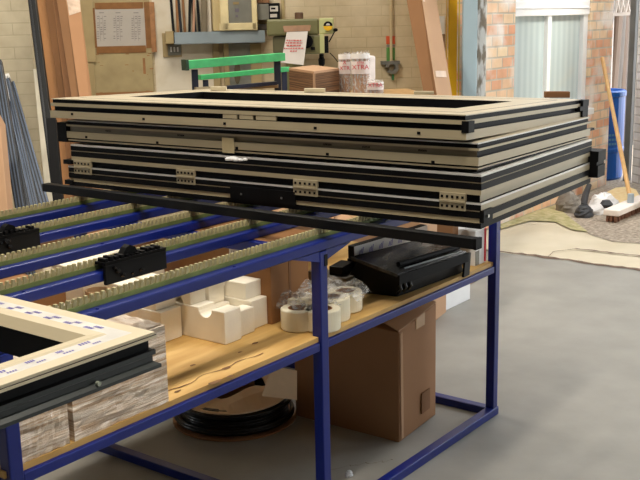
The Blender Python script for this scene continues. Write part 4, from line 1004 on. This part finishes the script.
# bagged tubes
def bag(px0, px1, py0, Z, label, body, size, h_txt, seed, base=None):
    a = dat(px0, py0, Z); b = dat(px1, py0, Z); c = (a+b)/2; r = (b-a).length/2; zb = bz if base is None else base; h = c.z-zb
    e = empty('bagged_roll', (c.x, c.y, zb), label, 'bagged roll', 'plastic bagged rolls on the bench'); rnd = random.Random(seed)
    MB().lathe((c.x, c.y, zb), [(0, 0), (r*.86, 0), (r*.88, h*.9), (r*.7, h*.95), (0, h*.95)], 20)  .build('inner_roll', CARD, e, smooth=False)
    n = 24; rows = 14; vs = []
    for j in range(rows+1):
        t = j/rows; rad = r*(1.02 if t < .88 else 1.02-(t-.88)*1.6)
        for i in range(n):
            q = rad*(1+rnd.uniform(-.05, .05)); vs.append(V(c.x+q*math.cos(2*PI*i/n), c.y+q*math.sin(2*PI*i/n), zb+.001+h*1.0*t+(rnd.uniform(-.012, .012) if j > rows-2 else 0)))
    fs = [(j*n+i, j*n+(i+1) % n, (j+1)*n+(i+1) % n, (j+1)*n+i) for j in range(rows) for i in range(n)]+[tuple(rows*n+i for i in range(n))]
    bg = MB().add(vs, fs).build('plastic_bag', CLEAR, e, smooth=True)
    # milky printed panel on the bag
    to = V(CAM.x-c.x, CAM.y-c.y, 0).normalized(); th = math.atan2(to.y, to.x)
    def band(z0, z1, a0, a1, mt, nm, rr_):
        m = MB(); k = 12; P = [V(c.x+rr_*math.cos(th+a0+(a1-a0)*i/k), c.y+rr_*math.sin(th+a0+(a1-a0)*i/k), z) for z in (z0, z1) for i in range(k+1)]
        m.add(P, [(i, i+1, k+2+i, k+1+i) for i in range(k)]); return m.build(nm, mt, e)
    band(zb+h*.50, zb+h*.80, -1.2, 1.2, mat('milky_film', (232, 220, 214), .4, var=.06), 'film_panel', r*1.075)
    band(zb+h*.86, zb+h*.985, -1.3, 1.3, mat('bag_white', (244, 240, 236), .4, var=.06), 'bag_top', r*1.05)
    right = V(-math.sin(th), math.cos(th), 0)
    for (tx, dz, sz) in body: text(tx, 'red_lettering', RED, sz, (c.x+to.x*(r*1.09), c.y+to.y*(r*1.09), zb+h*dz), right, (0, 0, 1), e)
    return e
bag(338.3, 350.5, 53.5, 5.62, 'left clear bag with red lettering on the bench', (('XTR', .64, .03), ('X', .78, .03)), .05, .6, 1)
bag(351, 369.5, 52.5, 5.52, 'tall middle clear bag with red lettering on the bench', (('XTRA', .66, .036), ('XTRA', .77, .016)), .05, .6, 2)
bag(367, 383.5, 81.5, 5.36, 'short clear bag with red lettering at right end of bench', (('XTRA', .8, .03),), .05, .5, 3, None)
# white plastic sheet folded beside the middle bag
a = dat(369, 53, 5.6); b = dat(375, 90, 5.5)
m = MB(); P0 = dat(366, 55, 5.58); P1 = dat(375.5, 56, 5.66); m.hexa([V(P0.x, P0.y, bz), V(P1.x, P1.y, bz), V(P1.x, P1.y, bz)-WN*.05, V(P0.x, P0.y, bz)-WN*.05, P0, P1, P1-WN*.05, P0-WN*.05])
tag(m.build('white_film_bag', mat('white_film', (238, 228, 222), .35, var=.1, scale=15), bevel=.01), 'white folded film bag standing behind the middle bagged roll', 'bag')

# ---- conduit with sign and bracket
m = MB(); s_, zt2 = wl(390.8, -20, .03); zb2 = wl(390.8, 63, .03)[1]; m.tube([W(s_, .03, zb2), W(s_, .03, 3.9)], .010, 12)
cd = tag(m.build('conduit_pipe', PIPEW), 'thin cream conduit pipe running down the painted back wall', 'pipe')
m = MB(); wbox(m, 386.3, 36, 395, 44, .002, .008); sg = tag(m.build('safety_sign', ORANGE), 'small orange and green sign on the wall behind the conduit', 'sign')
m = MB(); wbox(m, 386.6, 47.5, 390, 61, .002, .008); wbox(m, 392.3, 47.5, 395, 60, .002, .008); m.build('green_panel', GREENS, sg); m = MB(); wbox(m, 386.6, 45.2, 395, 46.6, .002, .009); m.build('dark_band', INK, sg)
def ringw(cx, cy, r, w, o0, o1, a0, a1, n=14):
    P = []; 
    for o_ in (o0, o1):
        for rr2 in (r, r+w):
            for i in range(n+1):
                t = a0+(a1-a0)*i/n; s, z = wl(cx+rr2*math.cos(t), cy-rr2*math.sin(t), o1); P.append(W(s, o_, z))
    k = n+1; f = []
    for i in range(n): f += [(i, i+1, k+i+1, k+i), (2*k+i, 3*k+i, 3*k+i+1, 2*k+i+1), (i, 2*k+i, 2*k+i+1, i+1), (k+i, k+i+1, 3*k+i+1, 3*k+i)]
    f += [(0, k, 3*k, 2*k), (n, 2*k+n, 3*k+n, k+n)]
    return MB().add(P, f)
m = ringw(392.3, 67.5, 3.4, 3.2, .005, .05, -.75*PI, 1.0*PI); cb = tag(m.build('pipe_clamp', mat('grey_clamp', (112, 110, 104), .45), bevel=.002), 'grey pipe clamp on the wall under the conduit', 'clamp')
m = MB(); wbox(m, 381.5, 61, 400, 64.5, .005, .04); m.build('clamp_bar', mat('grey_clamp', (112, 110, 104), .45), cb); m = MB(); wbox(m, 392.3, 74.5, 394.2, 80, .01, .03); m.build('green_tag', mat('green_tag', (44, 120, 70), .5), cb)
# ---- tall carton leaning right of the conduit
def quad_lean(top, bot, Zt, Zb, name, label, cat):
    (tx0, tm, tx1), (bx0, bm_, bx1) = top, bot
    pass
t0, t1, t2 = dat(404.5, -4, 6.55), dat(421.5, -4, 6.42), dat(436, -4, 6.62)
b0, b1_, b2 = dat(424.0, 100, 6.25), dat(437.5, 100, 6.12), dat(453, 100, 6.32)
e0, e1_, e2b = ext(t0, b0), ext(t1, b1_), ext(t2, b2)
bk = (e0-e1_)+e2b; tk = (t0-t1)+t2
up = (t1-e1_).normalized()*.25
lc = empty('leaning_carton', e1_, 'tall brown carton leaning on the back wall beside yellow column', 'carton'); lc.location.z = 0
MB().hexa([e0, e1_, e2b, bk, t0+up, t1+up, t2+up, tk+up], [0, 0, 0, 1, 0, 0]).build('box_body', [CARD, CARDL], lc, bevel=.003)  # right face painted in lighter cardboard as its daylit side
# tape on its lit side
f = lambda t, s: (t1+(b1_-t1)*t)*(1-s)+(t2+(b2-t2)*t)*s
off = ((b2-b1_).cross(t1-b1_)).normalized()*.003; off = off if off.dot(CAM-b1_) > 0 else -off
m = MB(); m.add([f(.73, .12)+off, f(.73, .8)+off, f(.79, .8)+off, f(.79, .12)+off], [(0, 1, 2, 3)]); m.build('tape', mat('shiny_tape', (224, 200, 180), .2), lc)
m = MB(); m.add([f(.0, .02)+off, f(.0, .16)+off, f(.06, .16)+off, f(.06, .02)+off], [(0, 1, 2, 3)]); m.build('tape', mat('shiny_tape', (224, 200, 180), .2), lc)
# small pipes between the carton and the column
m = MB(); wbox(m, 440.5, 16, 444.5, 34, .002, .03); wbox(m, 441.5, 34, 445, 80, .002, .02, 1)
tag(m.build('wall_fitting', [mat('pale_fitting', (196, 196, 192), .4), mat('brown_strip', (120, 96, 70), .6)]), 'small pale pipe fitting on the wall left of yellow column', 'fitting')

# ================================================================== YARD OBJECTS
# blue drum
dq = zat(602.5, 181, 0); dr_ = .235
dc = V(dq.x, dq.y, 0)+V(F.x, F.y, 0).normalized()*dr_
dh = dat(610, 90, (dc-CAM).dot(F)-dr_).z
dm = empty('plastic_drum', dc, 'blue plastic drum standing at the end of the brick wall', 'drum')
MB().lathe(dc, [(0, 0), (dr_*.94, 0), (dr_, .02), (dr_, dh*.3), (dr_*1.03, dh*.32), (dr_*1.03, dh*.35), (dr_, dh*.37), (dr_, dh*.93), (dr_*1.05, dh*.94), (dr_*1.05, dh*.985), (dr_*.98, dh), (dr_*.9, dh), (dr_*.88, dh*.97), (0, dh*.97)], 36).build('drum_body', DRUMB, dm, smooth=False)
to = V(CAM.x-dc.x, CAM.y-dc.y, 0).normalized(); rt = V(-to.y, to.x, 0)
for r in range(3):
    pm = MB()
    for k in range(6):
        a = .05+.13*k; 
        P = [dc+(to*math.cos(a)+rt*math.sin(a))*(dr_*1.012)+V(0, 0, dh*(.50-.05*r)), dc+(to*math.cos(a+.1)+rt*math.sin(a+.1))*(dr_*1.012)+V(0, 0, dh*(.50-.05*r))]
        pm.add([P[0], P[1], P[1]+V(0, 0, .02), P[0]+V(0, 0, .02)], [(0, 1, 2, 3)])
    pm.build('printed_line', DRUMY, dm)
# pipes leaning behind the drum
for i, (x0, x1, mt) in enumerate(((612, 619, PIPEB), (616, 622, mat('dark_pipe', (70, 62, 56), .6)), (621, 624.5, PIPEB), (625, 628, mat('tan_pipe', (128, 108, 88), .6)))):
    Z = 10.0+.1*i; t = dat(x1, 12, Z+.1); b = dat(x0, 100, Z); d = b-t; k = (.03-t.z)/d.z
    tag(MB().tube([t+d*k, t], .045, 12).build('brown_pipe', mt), ['leftmost brown pipe leaning behind the blue drum', 'dark brown pipe second from left behind the blue drum', 'brown pipe third from left behind the blue drum', 'tan pipe nearest the grey post behind the blue drum'][i], 'pipe', 'pipes leaning behind the drum')
m = MB(); Z = 9.3
for i in range(3):
    m.bar(dat(615+i*5, -8, Z), dat(620+i*5, 14, Z), .018, .018); m.bar(dat(620+i*5, -8, Z), dat(615+i*5, 14, Z), .018, .018)
m.bar(dat(613, 14.5, Z), dat(632, 13.5, Z), .03, .03); m.bar(dat(613, -8, Z), dat(632, -9, Z), .03, .03)
for x in (613, 632):
    t = dat(x, 14, Z); m.bar(V(t.x, t.y, 0), dat(x, -8, Z), .03, .03)
tag(m.build('lattice_gate', mat('pale_metal', (150, 142, 136), .5)), 'pale metal lattice frame above the leaning brown pipes', 'lattice')
# broom
bh0 = zat(612, 211, .06); bh1 = zat(668, 192, .06)
br = empty('broom', zat(631, 205, 0), 'wide yard broom with wooden handle leaning on the brick wall', 'broom')
e = (bh1-bh0); 
hb0 = zat(611, 213, .07); hb1 = V(*(hb0+ (zat(656, 194, .07)-hb0))); 
MB().bar(hb0, hb1, .12, .045).build('head', mat('broom_head', (240, 230, 222), .5, var=.08), br, bevel=.008)
m = MB(); dd = (hb1-hb0).normalized(); nn = V(-dd.y, dd.x, 0); L_ = (hb1-hb0).length
for i in range(int(L_/.022)):
    for j in (-.028, 0, .028):
        p = hb0+dd*(.012+i*.022)+nn*j; m.bar(V(p.x, p.y, .047), V(p.x+random.uniform(-.01, .01), p.y+random.uniform(-.01, .01), .002), .016, .016)
m.build('bristles', BROWNB, br)
hj = (hb0+(zat(656, 194, .07)-hb0)*.45); 
jt = zat(630.5, 203, .09)
top_ = vat(602.3, 58, BV-.02)
MB().tube([jt+V(0, 0, .02), top_], .0165, 12).build('handle', WOODH, br)
MB().lathe(jt-V(0, 0, .03), [(0, 0), (.05, 0), (.045, .02), (.024, .03), (.024, .10), (0, .10)], 14).build('socket', mat('blue_grey_socket', (170, 184, 196), .4), br)
# rubbish along the wall
q = zat(568, 210, 0); lump('crumpled_rag', (q.x, q.y, 0), .09, .10, .15, RUBBISH, 'grey crumpled rag nearest the moss by the wall', 'rag', 12, 11)
q = zat(577, 212, 0); lump('crumpled_rag', (q.x, q.y+.05, 0), .07, .08, .10, RUBBISH, 'grey crumpled rag beside the dark rubber scrap by the wall', 'rag', 12, 12)
q = zat(584, 216, 0); lump('rubber_scrap', (q.x, q.y, 0), .09, .07, .09, RUBBD, 'dark rubber scrap lying before the white bag', 'scrap', 12, 13)
q = zat(604, 212, 0); wbg = lump('plastic_bag', (q.x+.03, q.y+.02, 0), .17, .11, .14, WHITEBAG, 'white crumpled plastic bag at the foot of the wall by the broom', 'bag', 16, 14)
MB().lathe(zat(599, 213, 0)+V(0, -.05, .045), [(0, 0), (.04, .005), (.055, .03), (.03, .06), (0, .065)], 10).build('dark_opening', RUBBD, wbg)
q = zat(588, 206, 0); m = MB().tube([(q.x-.1, q.y, .02), (q.x, q.y+.02, .10), (q.x+.06, q.y+.02, .16)], [.03, .025, .02], 9); tag(m.build('timber_scrap', RUBBD), 'dark bent scrap leaning on the wall behind the rags', 'scrap')

# ================================================================== LIGHT
w = bpy.data.worlds.new('world'); SC.world = w; w.use_nodes = True; nt = w.node_tree; bg = nt.nodes['Background']
bg.inputs['Color'].default_value = (.90, .95, 1.0, 1); bg.inputs['Strength'].default_value = 4.2
def area(name, loc, rot, sx, sy, power, col):
    l = bpy.data.lights.new(name, 'AREA'); l.shape = 'RECTANGLE'; l.size = sx; l.size_y = sy; l.energy = power; l.color = col
    o = bpy.data.objects.new(name, l); COL.objects.link(o); o.location = loc; o.rotation_euler = rot; return o
for i, (x, y, p) in enumerate(((-1.9, -.9, 74), (.2, 2.2, 66), (-1.6, 1.7, 46))):  # unseen ceiling lamps; the first one added to brighten the shelf front
    area('tube_fill_light', (x, y, 3.9), (0, 0, 0), 1.6, .25, p, (1.0, .92, .80))
s = bpy.data.lights.new('sun', 'SUN'); s.energy = 4.0; s.angle = math.radians(12); s.color = (1, .93, .8)
so = bpy.data.objects.new('sun', s); COL.objects.link(so)
sd = V(.15, .7, -.7).normalized(); so.rotation_euler = sd.to_track_quat('-Z', 'Y').to_euler(); so.location = (6, -6, 8)

SC.view_settings.view_transform = 'Standard'; SC.view_settings.look = 'None'; SC.view_settings.gamma = 1; SC.view_settings.exposure = 0.3
SC.view_settings.use_curve_mapping = False
SC.cycles.use_denoising = True
SC.cycles.max_bounces = 8
